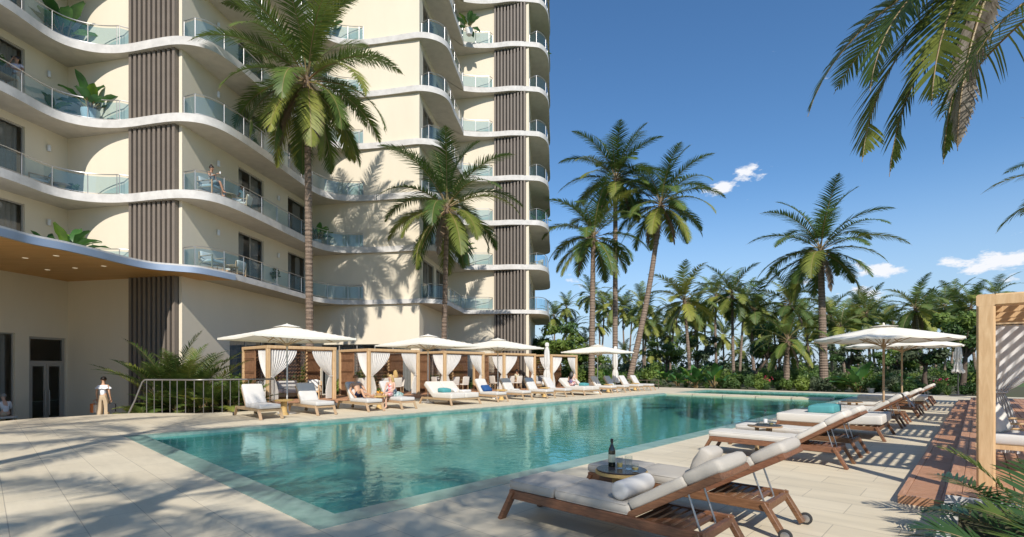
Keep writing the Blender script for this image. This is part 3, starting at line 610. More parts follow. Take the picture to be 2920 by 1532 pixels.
for k in range(NF):
    z = soff(k) + SL
    if k > 0: balustrade(edge[8:iA1 + 1], z, None, pA1)
    else:
        iT = nearest(edge, along(C0, C1, t_px(C0, C1, 250), 1.0)); balustrade(edge[iT:iA1 + 1], z, None, pA1)
    balustrade(edge[iB1:iA2 + 1], z, pB1, pA2); balustrade(edge[iB2:iA3 + 1], z, pB2, pA3); balustrade(edge[iB3:-6], z, pB3, None)
    # wall lamps
    for P, Q, px in ((L0, C0, 136), (C1, I1, 619), (C1, I1, 791)):
        t = t_px(P, Q, px); x, y = along(P, Q, t, .08); b = MB(); b.lathe([(.06, z + 1.95), (.065, z + 1.96), (.065, z + 2.2), (.06, z + 2.21)], 12, (x, y, 0)); b.bar(Vector((x, y, z + 2.08)), Vector((*along(P, Q, t, 0), z + 2.08)), .05, .08)
        part(b, 'wall_lamp', M['lamp_white'])
FLOOR = lambda k: soff(k) + SL
# ------------------------------------------------------------------ pool furniture
def seam(b, x, y, sx, sy, *zs):                       # piping round a cushion
    hx, hy, r = sx / 2 - .010, sy / 2 - .010, .03
    for z in zs:
        pts = [(x + cx_ * (hx - r) + r * math.cos(a), y + cy_ * (hy - r) + r * math.sin(a), z) for cx_, cy_, a0 in ((1, 1, 0), (-1, 1, 90), (-1, -1, 180), (1, -1, 270)) for a in (R(a0), R(a0 + 45), R(a0 + 90))]
        b.tube(pts + [pts[0]], .0055, 5, cap=False)
def lounger(name, wood, fab, ang, blen, hinge, seat_segs, slats_from, roll, wheels=True, thick=.11, wd=.68):
    """foot end towards -y, head towards +y"""
    t = thing(name, 'x', 'sun lounger'); zt = .33; hw = wd / 2
    f = MB(); y0, y1 = -1.02, 1.02
    for s in (-1, 1): f.bar((s * (hw - .025), y0, zt - .045), (s * (hw - .025), y1, zt - .045), .045, .09)
    for y in (y0 + .025, y1 - .025, hinge - .25): f.bar((-hw + .05, y, zt - .05), (hw - .05, y, zt - .05), .05, .07)
    n = 0; y = y0 + .1
    while y < y1 - .08:
        if y < hinge - .02 or y > slats_from: f.bar((-hw + .05, y, zt - .022), (hw - .05, y, zt - .022), .058, .022)
        y += .085
    f.build('frame', wood, t)
    for sx in (-1, 1):
        for sy in (-1, 1):
            l = MB(); l.bar((sx * (hw - .02), sy * .97, zt - .01), (sx * (hw - .02), sy * 1.15, .0 if not (wheels and sy > 0) else .03), .048, .085, up=(1, 0, 0)); l.build('leg', wood, t)
    for sx in (-1, 1):
        l = MB(); l.bar((sx * (hw - .09), -.02, zt - .06), (sx * (hw - .09), -.02, .10), .045, .055); 
        if sx < 0 or not wheels: pass
    if wheels:
        for sx in (-1, 1):
            wl = MB(); X = Matrix.Translation((sx * (hw + .028), 1.17, .062)) @ Matrix.Rotation(R(90), 4, 'Y')
            wl.lathe([(.045, -.016), (.060, -.012), (.062, 0), (.060, .012), (.045, .016)], 16, M=X); wo = wl.build('wheel', M['rubber'], t)
            h = MB(); h.lathe([(.03, -.02), (.04, -.018), (.04, .018), (.03, .02)], 12, M=X); h.build('hub', M['steel'], wo)
    ca, sa = math.cos(R(ang)), math.sin(R(ang)); X = Matrix.Translation((0, hinge, zt + .005)) @ Matrix.Rotation(R(ang), 4, 'X')
    bk = MB()
    for s in (-1, 1):
        p, q = X @ Vector((s * (hw - .045), 0, -.005)), X @ Vector((s * (hw - .045), blen, -.005)); bk.bar(p, q, .04, .06)
    k = int(blen / .095)
    for i in range(k): yy = .05 + i * (blen - .1) / (k - 1); bk.bar(X @ Vector((-hw + .065, yy, .0)), X @ Vector((hw - .065, yy, .0)), .06, .02, up=X.to_3x3() @ Vector((0, 0, 1)))
    bk.bar(X @ Vector((-hw + .02, blen - .02, -.005)), X @ Vector((hw - .02, blen - .02, -.005)), .05, .055, up=X.to_3x3() @ Vector((0, 0, 1)))
    bo = bk.build('backrest', wood, t)
    m_ = X @ Vector((0, blen * .58, -.03)); end = min(.93, hinge + ca * blen * .58 + .25)
    pr = MB()
    for s in (-1, 1): pr.tube([Vector((s * .16, m_.y, m_.z)), Vector((s * .16, end, zt - .05))], .009, 6)
    pr.tube([Vector((-.16, end, zt - .05)), Vector((.16, end, zt - .05))], .009, 6); pr.build('prop', M['steel'] if ang < 40 else M['dark_metal'], t)
    ys = [y0 - .03] + seat_segs + [hinge + .02]
    for i in range(len(ys) - 1):
        c = MB(); c.rbox((0, (ys[i] + ys[i + 1]) / 2, zt + thick / 2 + .002), (wd - .03, ys[i + 1] - ys[i] - .006, thick), .034, puff=.07, wr=.003, seed=i + 3); seam(c, 0, (ys[i] + ys[i + 1]) / 2, wd - .03, ys[i + 1] - ys[i] - .006, zt + thick * .93, zt + thick * .10)
        c.build('cushion', fab, t)
    c = MB(); bl = blen - (.34 if roll else 0) + .02
    c.rbox((0, bl / 2 + .045, thick / 2 + .02), (wd - .04, bl, thick), .034, puff=.08, M=X, wr=.003, seed=9); co = c.build('back_cushion', fab, t)
    if roll:
        c = MB(); c.rbox((0, blen - .13, thick / 2 + .026), (wd - .05, .34, thick * 1.18), .05, puff=.2, M=X, wr=.003, seed=4); c.build('head_cushion', fab, t)
    return t
def daybed(name, wood, fab, ang, right):
    t = thing(name, 'x', 'daybed'); wd = 1.62; hw = wd / 2; zt = .30; f = MB(); y0, y1 = -1.02, 1.02; hinge = .25
    for s in (-1, 1): f.bar((s * (hw - .03), y0, zt - .04), (s * (hw - .03), y1, zt - .04), .05, .09)
    for y in (y0 + .025, y1 - .025, 0): f.bar((-hw + .05, y, zt - .045), (hw - .05, y, zt - .045), .05, .08)
    for i in range(14): f.bar((-hw + .05, -.9 + i * .14, zt - .01), (hw - .05, -.9 + i * .14, zt - .01), .08, .02)
    f.build('frame', wood, t)
    for sx in (-1, 1):
        for sy in (-1, 1):
            l = MB(); l.bar((sx * (hw - .02), sy * .97, zt), (sx * (hw + .03), sy * 1.13, 0), .06, .08, up=(1, 0, 0)); l.build('leg', wood, t)
    X = Matrix.Translation((0, hinge, zt + .01)) @ Matrix.Rotation(R(ang), 4, 'X'); th = .22 if not right else .20
    for s in (-1, 1):
        c = MB(); c.rbox((s * hw * .5, (y0 - .02 + hinge) / 2, zt + th / 2 + .002), (hw - .015, hinge - y0 + .02, th), .03, puff=.05, seed=s + 2, wr=.002); c.build('cushion', fab, t)
        c = MB(); c.rbox((s * hw * .5, .42, th / 2), (hw - .015, .82, th), .03, puff=.05, M=X, seed=s + 5, wr=.002); c.build('back_cushion', fab, t)
    return t
lg = lounger('sun_lounger', M['teak_dark'], M['cush_grey'], 30, .90, .36, [-.45], .36, True, thick=.095)
lr = lounger('sun_lounger', M['teak_dark'], M['cush'], 33, .84, .42, [], .42, True, wheels=False, thick=.095)
lf = lounger('sun_lounger', M['teak'], M['cush_cool'], 56, .74, .18, [], .22, False, thick=.13)
GL, GR = 'sun loungers along the left side of the pool', 'sun loungers along the right side of the pool'
LEFT, RIGHT = RZ, RZ + math.pi
left_spots = [(3.9, 12.45, 'white cushioned teak lounger at the railing, left of the first ochre drum table'), (5.72, 12.5, 'grey backed teak lounger beside the nearest square umbrella pole, right of the ochre drum table'),
              (7.62, 12.5, 'teak lounger with grey back on which the shirtless man sits'), (9.1, 12.5, 'teak lounger under the blonde woman in the floral swimsuit'),
              (14.6, 12.75, 'teak lounger carrying the dark blue pillow'), (16.5, 12.85, 'empty teak lounger right of the one with the dark blue pillow, with a white towel'), (18.35, 12.85, 'grey backed empty teak lounger third to the right of the near daybed'), (20.1, 12.95, 'empty teak lounger just left of the daybed with the woman in blue'),
              (25.4, 13.3, 'grey backed teak lounger just right of the daybed with the woman in blue'), (27.0, 13.3, 'empty teak lounger third from the far end of the left row'), (29.1, 13.4, 'empty teak lounger second from the far end of the left row'), (30.7, 13.4, 'empty teak lounger at the far end of the left row, by the garden')]
askew = random.Random(12)
for u, v, lab in left_spots: place(lf, USED, W(u, v), LEFT + R(askew.uniform(-1.6, 1.6)), lab, GL)
right_spots = [(lg, 1.83, -2.2, 'dark teak lounger with grey cushion and round bolster, nearest the camera'), (lg, 3.12, -2.3, 'dark teak lounger with square grey pillow, behind the nearest one'),
               (lr, 7.37, -2.1, 'dark teak lounger with cream cushion in front of the small table with the clear bottle'), (lr, 8.78, -2.1, 'dark teak lounger with cream cushion behind the small table with the clear bottle'),
               (lr, 14.7, -2.15, 'dark teak lounger with a grey striped towel over its back'), (lr, 16.2, -2.15, 'dark teak lounger behind the one with the striped towel'), (lr, 18.6, -2.2, 'dark teak lounger beside the pole of the nearer round umbrella'), (lr, 20.1, -2.2, 'dark teak lounger just past the pole of the nearer round umbrella'),
               (lr, 25.6, -2.2, 'dark teak lounger beside the farther round umbrella pole'), (lr, 27.2, -2.2, 'dark teak lounger at the far end of the right row')]
for pr, u, v, lab in right_spots: place(pr, USED, W(u, v), RIGHT + (R(askew.uniform(-1.8, 1.8)) if u > 8 else 0), lab, GR)
dl = daybed('daybed', M['teak'], M['cush'], 40, False); dr = daybed('daybed', M['teak_dark'], M['cush'], 3, True)
place(dl, USED, W(12.1, 12.55), LEFT, 'double white daybed with teal pillow and rolled towels left of the pool', 'daybeds'); place(dl, USED, W(22.4, 12.95), LEFT, 'double white daybed on which the woman in the blue dress sits', 'daybeds')
place(dr, USED, W(11.95, -2.15), RIGHT, 'flat double daybed on dark teak with a large teal pillow', 'daybeds'); place(dr, USED, W(22.9, -2.2), RIGHT, 'far flat double daybed on dark teak under the round umbrella', 'daybeds')
# small tables
def drum_table(wide=.56, h=.50, dark=True, top='table_dark', base='drum'):
    t = thing('side_table', 'x', 'side table'); b = MB(); b.lathe([(wide / 2 - .012, h - .045), (wide / 2, h - .04), (wide / 2, h - .012), (wide / 2 - .008, h - .01)], 28); b.build('rim', M[base], t)
    b = MB(); b.lathe([(wide / 2 - .02, h - .011), (wide / 2 - .012, h + .004), (wide / 2 - .016, h + .006), (.0, h + .0062)], 28, sm=False); b.build('tabletop', M[top], t)
    b = MB(); b.lathe([(.115, h - .046), (.10, h - .12), (.10, .10), (.15, .012), (.15, 0)], 24); b.build('pedestal', M[base], t); return t
def leg_table():
    t = thing('side_table', 'x', 'side table'); b = MB(); b.lathe([(.30, .47), (.31, .475), (.31, .495), (.30, .498)], 28); b.build('rim', M['teak'], t)
    b = MB(); b.lathe([(.295, .4985), (.29, .505), (.0, .5055)], 28, sm=False); b.build('tabletop', M['table_dark'], t)
    for a in range(3): b = MB(); a_ = a * 2.094 + .4; b.bar((.14 * math.cos(a_), .14 * math.sin(a_), 0), (.14 * math.cos(a_), .14 * math.sin(a_), .469), .06, .06); b.build('leg', M['teak'], t)
    return t
GT = 'side tables between the loungers'
t_near = drum_table(); place(t_near, USED, W(2.47, -1.93), 0, 'dark topped round drum table with bottle and glasses between the two nearest loungers', GT)
t_leg = leg_table(); place(t_leg, USED, W(8.07, -1.75), .3, 'round table on wooden legs with a clear bottle beside the cream loungers', GT)
place(t_leg, USED, W(17.4, -1.7), .9, 'round wooden table beyond the lounger with the striped towel', GT)
t_y = drum_table(.62, .52, top='drum')
for u, v, lab in [(4.78, 12.55, 'ochre drum table between the first two left loungers'), (8.36, 12.35, 'ochre drum table with the fruit basket between the couple'), (15.55, 12.7, 'ochre drum table right of the dark blue pillow lounger'), (19.2, 12.9, 'ochre drum table left of the far left daybed'), (26.2, 13.2, 'ochre drum table under the farthest square umbrella'), (29.9, 13.3, 'ochre drum table between the two last left loungers')]:
    place(t_y, USED, W(u, v), 0, lab, GT)
# things on the near table
def on(p, du, dv, h): q = p + U * du + V * dv; return Vector((q.x, q.y, h))
pt = W(2.47, -1.93); th = .5062
bt = thing('wine_bottle', 'dark wine bottle with pale label on the nearest drum table', 'bottle', at(1748, 5.42, th)); b = MB()
bt.location = on(pt, .05, .15, th)
b.lathe([(.036, 0), (.039, .006), (.039, .17), (.036, .195), (.018, .235), (.0145, .25), (.0145, .305)], 20); b.build('body', M['bottle'], bt)
b = MB(); b.lathe([(.0396, .05), (.0398, .051), (.0398, .135), (.0396, .136)], 20); b.build('label', M['bottle_label'], bt)
b = MB(); b.lathe([(.0155, .27), (.0165, .272), (.0165, .308), (.0, .309)], 14); b.build('cap', M['rubber'], bt)
def tumbler(r, h, drink, label, loc, name='drinking_glass'):
    t = thing(name, label, 'glass', loc, 0, 'drinking glasses'); b = MB(); b.lathe([(r * .8, 0), (r * .82, .003), (r * .98, h * .7), (r, h), (r * .95, h), (r * .93, h * .7), (r * .76, .012), (0, .0125)], 18); b.build('bowl', M['clear'], t)
    if drink: b = MB(); b.lathe([(r * .74, .0145), (r * .86, .0145 + h * .35), (0, .0146 + h * .35)], 16); b.build('drink', M['wine'], t)
    return t
tumbler(.036, .125, True, 'half full tumbler right of the dark bottle', on(pt, .02, .03, th)); tumbler(.042, .145, False, 'tall empty tumbler in the middle of the nearest drum table', on(pt, .03, -.07, th)); tumbler(.038, .075, True, 'low tumbler near the pillow side of the nearest drum table', on(pt, .0, -.17, th))
p2 = W(8.07, -1.75); b = MB(); cb = thing('clear_bottle', 'clear glass bottle with white label on the legged round table', 'bottle', on(p2, .02, .0, .5065))
b.lathe([(.036, 0), (.038, .01), (.038, .15), (.015, .20), (.014, .26)], 16); b.build('body', M['clear'], cb); b = MB(); b.lathe([(.0386, .04), (.0387, .042), (.0387, .11), (.0386, .112)], 16); b.build('label', M['white'], cb); b = MB(); b.lathe([(.0155, .25), (.016, .285), (0, .286)], 12); b.build('cap', M['rubber'], cb)
tumbler(.04, .15, False, 'tall stemless glass left of the clear bottle', on(p2, -.02, .12, .5065)); tumbler(.04, .07, True, 'low glass right of the clear bottle', on(p2, .03, -.1, .5065))
b = MB(); b.rbox((0, 0, .012), (.22, .12, .02), .008); o = b.build('folded_cloth', M['white'] if False else M['cush']); o.location = on(p2, -.1, .2, .5065); o.rotation_euler = (0, 0, .9); tag(o, 'small folded napkin on the legged round table', 'napkin')
# pillows and towels
def pillow(name, size, m, loc, rz, tilt, label, cat='pillow', tilt_axis='X', puff=1.2, r=.03, group=None):
    b = MB(); b.rbox((0, 0, 0), size, r, puff=puff * .35, wr=.006, seed=int(size[0] * 100)); o = b.build(name, m); o.location = loc
    o.rotation_euler = (Matrix.Rotation(rz, 3, 'Z') @ Matrix.Rotation(tilt, 3, tilt_axis)).to_euler(); return tag(o, label, cat, group)
def loc_on(root_u, root_v, rz, x, y, z): return W(root_u, root_v) + Matrix.Rotation(rz, 3, 'Z') @ Vector((x, y, z))
def bolster(loc, rz, L, r, m, label, name='bolster'):
    b = MB(); n = 24; X = Matrix.Translation((-L / 2, 0, 0)) @ Matrix.Rotation(R(90), 4, 'Y'); b.lathe([(r * .05, .004), (r * .55, 0), (r * .85, .006), (r * .98, .02), (r, .05), (r * 1.01, L / 2), (r, L - .05), (r * .98, L - .02), (r * .85, L - .006), (r * .55, L), (r * .05, L - .004)], n, M=X)
    o = b.build(name, m); o.location = loc; o.rotation_euler = (0, 0, rz); return tag(o, label, 'bolster')
bolster(loc_on(1.83, -2.2, RIGHT, 0, .24, .33 + .10 + .085), RIGHT, .54, .085, M['cush_cool'], 'round pale bolster at the backrest of the nearest lounger')
pillow('pillow', (.40, .32, .14), M['cush_grey'], loc_on(3.12, -2.3, RIGHT, .0, .30, .33 + .10 + .17), RIGHT, R(62), 'square grey pillow standing on the second nearest lounger', puff=1.0, r=.06)
pillow('pillow', (.44, .44, .15), M['teal'], loc_on(12.1, 12.55, LEFT, -.36, -.05, .62), LEFT, .1, 'teal pillow lying on the near white daybed', group='pillows')
bolster(loc_on(12.1, 12.55, LEFT, .12, -.12, .61), LEFT + 1.3, .38, .085, M['white'], 'rolled white towel beside the teal pillow on the near daybed', 'rolled_towel')
b = MB(); b.rbox((0, 0, 0), (.5, .34, .11), .04, puff=.1, wr=.004); o = b.build('folded_towel', M['curtain']); o.location = loc_on(12.1, 12.55, LEFT, .45, -.5, .575); o.rotation_euler = (0, 0, LEFT); tag(o, 'folded white towel on the pool side of the near daybed', 'towel')
pillow('pillow', (.50, .40, .14), M['navy'], loc_on(14.6, 12.75, LEFT, .05, .10, .60), LEFT, R(38), 'dark blue pillow leaning on the lounger back', group='pillows')
b = MB(); b.rbox((0, 0, 0), (.42, .3, .06), .025, puff=.1, wr=.004); o = b.build('folded_towel', M['curtain']); o.location = loc_on(16.5, 12.85, LEFT, 0, -.2, .50); o.rotation_euler = (0, 0, LEFT); tag(o, 'folded white towel on the lounger right of the blue pillow', 'towel')
pillow('pillow', (.52, .42, .15), M['teal'], loc_on(22.4, 12.95, LEFT, .38, -.2, .60), LEFT, .05, 'teal pillow on the far daybed beside the woman in blue', group='pillows')
pillow('pillow', (.95, .55, .17), M['teal'], loc_on(11.95, -2.15, RIGHT, -.2, -.2, .59), RIGHT, .04, 'large teal pillow on the flat right hand daybed', group='pillows')
pillow('pillow', (.5, .36, .13), mat('floral_print', (.70, .72, .66), .9, col2=(.05, .22, .2), vscale=9, detail=2), loc_on(9.1, 12.5, LEFT, .12, -.02, .54), LEFT, .25, 'white and green printed pillow on the blonde woman\'s lounger', group='pillows')
# striped towel over a backrest
M['stripe'] = mat('striped_towel', (.60, .58, .55), .95, bump=.1)
def stripes(m, c1, c2, scale, axis='X', dist=0.0):
    t = m.node_tree; b = [n for n in t.nodes if n.type == 'BSDF_PRINCIPLED'][0]; tc = N(t, 'ShaderNodeTexCoord'); wv = N(t, 'ShaderNodeTexWave'); wv.bands_direction = axis; wv.inputs['Scale'].default_value = scale; wv.inputs['Distortion'].default_value = dist
    Lk(t, tc.outputs['Object'], wv.inputs['Vector']); rp = N(t, 'ShaderNodeMapRange'); rp.inputs['From Min'].default_value = .42; rp.inputs['From Max'].default_value = .58; Lk(t, wv.outputs['Fac'], rp.inputs['Value'])
    mx = N(t, 'ShaderNodeMixRGB'); mx.inputs['Color1'].default_value = (*c1, 1); mx.inputs['Color2'].default_value = (*c2, 1); Lk(t, rp.outputs[0], mx.inputs['Fac']); Lk(t, mx.outputs[0], b.inputs['Base Color'])
stripes(M['stripe'], (.60, .58, .55), (.30, .30, .31), 9, 'X')
M['zebra'] = mat('zebra_print', (.7, .68, .64), .9); stripes(M['zebra'], (.70, .68, .64), (.22, .21, .21), 3.2, 'DIAGONAL', 2.5)
tw = MB(); cs = []; ang = R(33); top = .84
for i in range(9):
    s = i / 8 * 1.15 - .62                                 # path over the back cushion, up and over the top edge
    if s < 0: y, z = (top + s) , .165 + .01
    else: y, z = top + .09 * math.sin(min(s / .1, 1) * 1.57), .17 - max(0, s - .05)
    cs.append((y, z))
vs = [];
for (y, z) in cs:
    for j in range(7): vs.append((-.19 + .38 * j / 6, y, z + .006 * math.sin(j * 2.1 + y * 9)))
tw.add(vs, [(i * 7 + j, i * 7 + j + 1, (i + 1) * 7 + j + 1, (i + 1) * 7 + j) for i in range(8) for j in range(6)], 0, True)
o = tw.build('striped_towel', M['stripe']); o.matrix_world = Matrix.Translation(W(14.7, -2.15)) @ Matrix.Rotation(RIGHT, 4, 'Z') @ Matrix.Translation((0, .42, .32)) @ Matrix.Rotation(ang, 4, 'X'); tag(o, 'grey striped towel hung over a right hand lounger back', 'towel')
# fruit basket on the couple's table
fb = thing('fruit_basket', 'basket of oranges, mangoes and pineapple tops on the couple\'s drum table', 'fruit basket', W(8.36, 12.35, .527)); b = MB(); b.lathe([(.12, 0), (.16, .10), (.15, .10), (.11, .012), (0, .013)], 16); b.build('basket', M['rattan'], fb)
rf = random.Random(3); M['orange'] = mat('orange_skin', (.75, .33, .03), .5); M['mango'] = mat('mango_skin', (.78, .50, .06), .45, col2=(.6, .16, .05), vscale=8)
for i in range(9):
    a = i * 2.4; r = .03 + .09 * (i % 3) / 2; b = MB(); b.ball((r * math.cos(a), r * math.sin(a), .10 + .035 * (2 - i % 3)), .042); b.build('fruit', M['orange'] if i % 2 else M['mango'], fb)
b = MB()
for i in range(26):
    a = i * 2.4; x, y = .06 * math.cos(i), .06 * math.sin(i * 1.7); L = .14 + .06 * rf.random(); d = Vector((math.cos(a) * .5, math.sin(a) * .5, 1)).normalized(); s_ = Vector((-d.y, d.x, 0)).normalized() * .012; p = Vector((x, y, .17)); b.add([p - s_, p + s_, p + d * L], [(0, 1, 2)])
b.build('pineapple_leaves', M['bush'], fb)
tumbler(.035, .12, True, 'glass of yellow drink beside the fruit basket', W(8.5, 12.2, .5275))
# ------------------------------------------------------------------ umbrellas
def canopy_square(side, h0, h1):
    b = MB(); n = 10; hs_ = side / 2; vs = []
    def zz(x, y):
        r = max(abs(x), abs(y)) / hs_; sg = abs(abs(x) - abs(y)) / hs_
        return h1 - (h1 - h0) * (r ** .92) - .10 * (min(1, sg) * r) * (1 - .2 * r) * .55
    for i in range(-n, n + 1):
        for j in range(-n, n + 1): x, y = hs_ * i / n, hs_ * j / n; vs.append((x, y, zz(x, y)))
    k = 2 * n + 1; fs = [(i * k + j, (i + 1) * k + j, (i + 1) * k + j + 1, i * k + j + 1) for i in range(2 * n) for j in range(2 * n)]
    b.add(vs, fs, 0, True)
    for s in (-1, 1):                                      # a short hem all round
        for ax in (0, 1):
            row = [((s * hs_, hs_ * i / n) if ax == 0 else (hs_ * i / n, s * hs_)) for i in range(-n, n + 1)]
            m_ = len(row); b.add([(x, y, zz(x, y)) for x, y in row] + [(x * 1.002, y * 1.002, zz(x, y) - .07) for x, y in row], [(i, i + 1, m_ + i + 1, m_ + i) for i in range(m_ - 1)], 0, True)
    return b, zz
def umbrella_square(pole='steel'):
    t = thing('square_umbrella', 'x', 'umbrella'); side, h0, h1 = 3.4, 2.66, 3.10
    b, zz = canopy_square(side, h0, h1); b.build('canopy', M['canvas'], t)
    v = MB(); q = .36; n = 5
    vs = [(q * i / n, q * j / n, zz(q * i / n, q * j / n) + .045 + .02 * (1 - max(abs(i), abs(j)) / n)) for i in range(-n, n + 1) for j in range(-n, n + 1)]; k = 2 * n + 1
    v.add(vs, [(i * k + j, (i + 1) * k + j, (i + 1) * k + j + 1, i * k + j + 1) for i in range(2 * n) for j in range(2 * n)], 0, True); v.build('vent_cap', M['canvas'], t)
    for a in range(8):
        d = [(1, 0), (1, 1), (0, 1), (-1, 1), (-1, 0), (-1, -1), (0, -1), (1, -1)][a]; e = Vector((d[0] * side / 2 * .985, d[1] * side / 2 * .985, 0)); e.z = zz(e.x, e.y) - .03
        r = MB(); r.bar((d[0] * .03, d[1] * .03, h1 - .05), e, .022, .03); mid = Vector((e.x * .5, e.y * .5, 0)); mid.z = zz(mid.x, mid.y) - .035; r.bar((d[0] * .04, d[1] * .04, 2.42), mid, .018, .022); r.build('rib', M['rattan'], t)
    p = MB(); p.lathe([(.027, .05), (.027, 3.08), (.022, 3.09)], 12); p.build('pole', pole if not isinstance(pole, str) else M[pole], t)
    h = MB(); h.lathe([(.03, 2.36), (.06, 2.38), (.06, 2.46), (.03, 2.48)], 12); h.build('hub', M['rattan'], t)
    f = MB(); f.lathe([(.012, 3.09), (.02, 3.12), (.02, 3.16), (0, 3.19)], 10); f.build('finial', M['canvas'], t)
    s = MB(); s.lathe([(.30, 0), (.31, .01), (.31, .05), (.28, .06), (.05, .065), (.045, .25), (.03, .26)], 24); s.build('base', M['white'], t)
    return t
M['pole_grey'] = mat('pole_pale', (.60, .58, .54), .4, metal=.2)
us = umbrella_square(M['pole_grey']); GU = 'square white umbrellas left of the pool'
for u, v, lab in [(5.05, 12.95, 'square cream umbrella nearest on the left, over the first two loungers'), (11.75, 13.7, 'square cream umbrella over the near white daybed'), (16.0, 13.4, 'square cream umbrella third along the left side, over the blue pillow lounger'), (25.25, 13.4, 'square cream umbrella farthest along the left side')]:
    place(us, USED, W(u, v), LEFT, lab, GU)
def umbrella_round():
    t = thing('round_umbrella', 'x', 'umbrella'); rad, h0, h1 = 2.15, 2.62, 3.06; ns = 12
    b = MB(); rings = 9; seg = 4; vs = []
    for i in range(rings + 1):
        for j in range(ns * seg):
            a = 2 * math.pi * j / (ns * seg); f = (j % seg) / seg; sagf = 4 * f * (1 - f); r = rad * i / rings; rr_ = r * (1 - .035 * sagf); z = h1 - (h1 - h0) * (i / rings) ** 1.15 - .035 * sagf * (i / rings)
            vs.append((rr_ * math.cos(a), rr_ * math.sin(a), z))
    K = ns * seg; b.add(vs, [(i * K + j, (i + 1) * K + j, (i + 1) * K + (j + 1) % K, i * K + (j + 1) % K) for i in range(rings) for j in range(K)], 0, True)
    last = vs[-K:]; b.add(last + [(x, y, z - .06) for x, y, z in last], [(j, (j + 1) % K, K + (j + 1) % K, K + j) for j in range(K)], 0, True); b.build('canopy', M['canvas'], t)
    v = MB(); K2 = 24; v.add([(0, 0, h1 + .06)] + [(.42 * math.cos(2 * math.pi * j / K2), .42 * math.sin(2 * math.pi * j / K2), h1 - .0) for j in range(K2)], [(0, 1 + j, 1 + (j + 1) % K2) for j in range(K2)], 0, True); v.build('vent_cap', M['canvas'], t)
    for k in range(ns):
        a = 2 * math.pi * k / ns; e = Vector((rad * .985 * math.cos(a), rad * .985 * math.sin(a), h0 - .03)); r = MB(); r.bar((.03 * math.cos(a), .03 * math.sin(a), h1 - .06), e, .022, .03); r.bar((.05 * math.cos(a), .05 * math.sin(a), 2.36), (rad * .5 * math.cos(a), rad * .5 * math.sin(a), h1 - .28), .018, .022); r.build('rib', M['teak'], t)
    p = MB(); p.lathe([(.036, .05), (.036, 3.04), (.03, 3.05)], 12); p.build('pole', M['teak'], t); h = MB(); h.lathe([(.04, 2.30), (.075, 2.32), (.075, 2.42), (.04, 2.44)], 12); h.build('hub', M['teak'], t)
    f = MB(); f.lathe([(.02, 3.1), (.035, 3.13), (.03, 3.18), (0, 3.2)], 10); f.build('finial', M['canvas'], t)
    s = MB(); s.lathe([(.34, 0), (.35, .01), (.35, .06), (.30, .075), (.06, .08), (.055, .3), (.04, .31)], 24); s.build('base', M['concrete'], t); return t
ur = umbrella_round(); place(ur, USED, W(19.35, -2.33), .2, 'round cream umbrella nearer the camera on the right side', 'round umbrellas right of the pool'); place(ur, USED, W(26.4, -2.21), .5, 'round cream umbrella partly hidden behind the nearer round one', 'round umbrellas right of the pool')
def umbrella_closed(fabric, pole, h=3.15, low=.95, label='x'):
    t = thing('closed_umbrella', 'x', 'umbrella'); b = MB(); nz, na = 16, 32; vs = []
    for i in range(nz + 1):
        f = i / nz; z = h - (h - low) * f
        r = .02 + .12 * min(1, f * 5) if f < .2 else .14 + .05 * (f - .2); 
        tie = math.exp(-((f - .62) / .06) ** 2); r = r * (1 - .45 * tie) + (.07 if f > .93 else 0)
        for j in range(na): a = 2 * math.pi * j / na; q = r * (1 + .30 * math.cos(a * 8 + f * 1.2) * min(1, f * 2)); vs.append((q * math.cos(a), q * math.sin(a), z + (.06 * math.cos(a * 8) if i == nz else 0)))
    b.add(vs, [(i * na + j, (i + 1) * na + j, (i + 1) * na + (j + 1) % na, i * na + (j + 1) % na) for i in range(nz) for j in range(na)], 0, True); b.build('folded_canopy', fabric, t)
    c = MB(); c.lathe([(.10, h - .02), (.16, h - .10), (.155, h - .24), (.11, h - .25)], 4, sm=False); c.build('vent_cap', fabric, t)
    c = MB(); zt_ = h - (h - low) * .62; c.lathe([(.115, zt_ - .03), (.12, zt_ - .02), (.12, zt_ + .02), (.115, zt_ + .03)], 20); c.build('tie', fabric, t)
    p = MB(); p.lathe([(.03, .05), (.03, h - .02)], 10); p.build('pole', pole, t); s = MB(); s.lathe([(.36, 0), (.38, .01), (.38, .05), (.1, .09), (.06, .1), (.05, .3)], 24); s.build('base', pole, t); return t
uc = umbrella_closed(M['curtain'], M['pole_grey'], low=.6); place(uc, USED, W(21.0, 14.2), LEFT, 'closed white umbrella in front of the last cabana', 'closed umbrellas'); place(uc, USED, W(28.4, 14.0), LEFT, 'closed white umbrella between the tall palm trunks', 'closed umbrellas')
ud = umbrella_closed(M['cush'], M['dark_metal'], 3.05, 1.35); place(ud, USED, W(36.1, -3.9), 0, 'closed beige umbrella on a dark pole at the far end of the right deck', 'closed umbrellas')
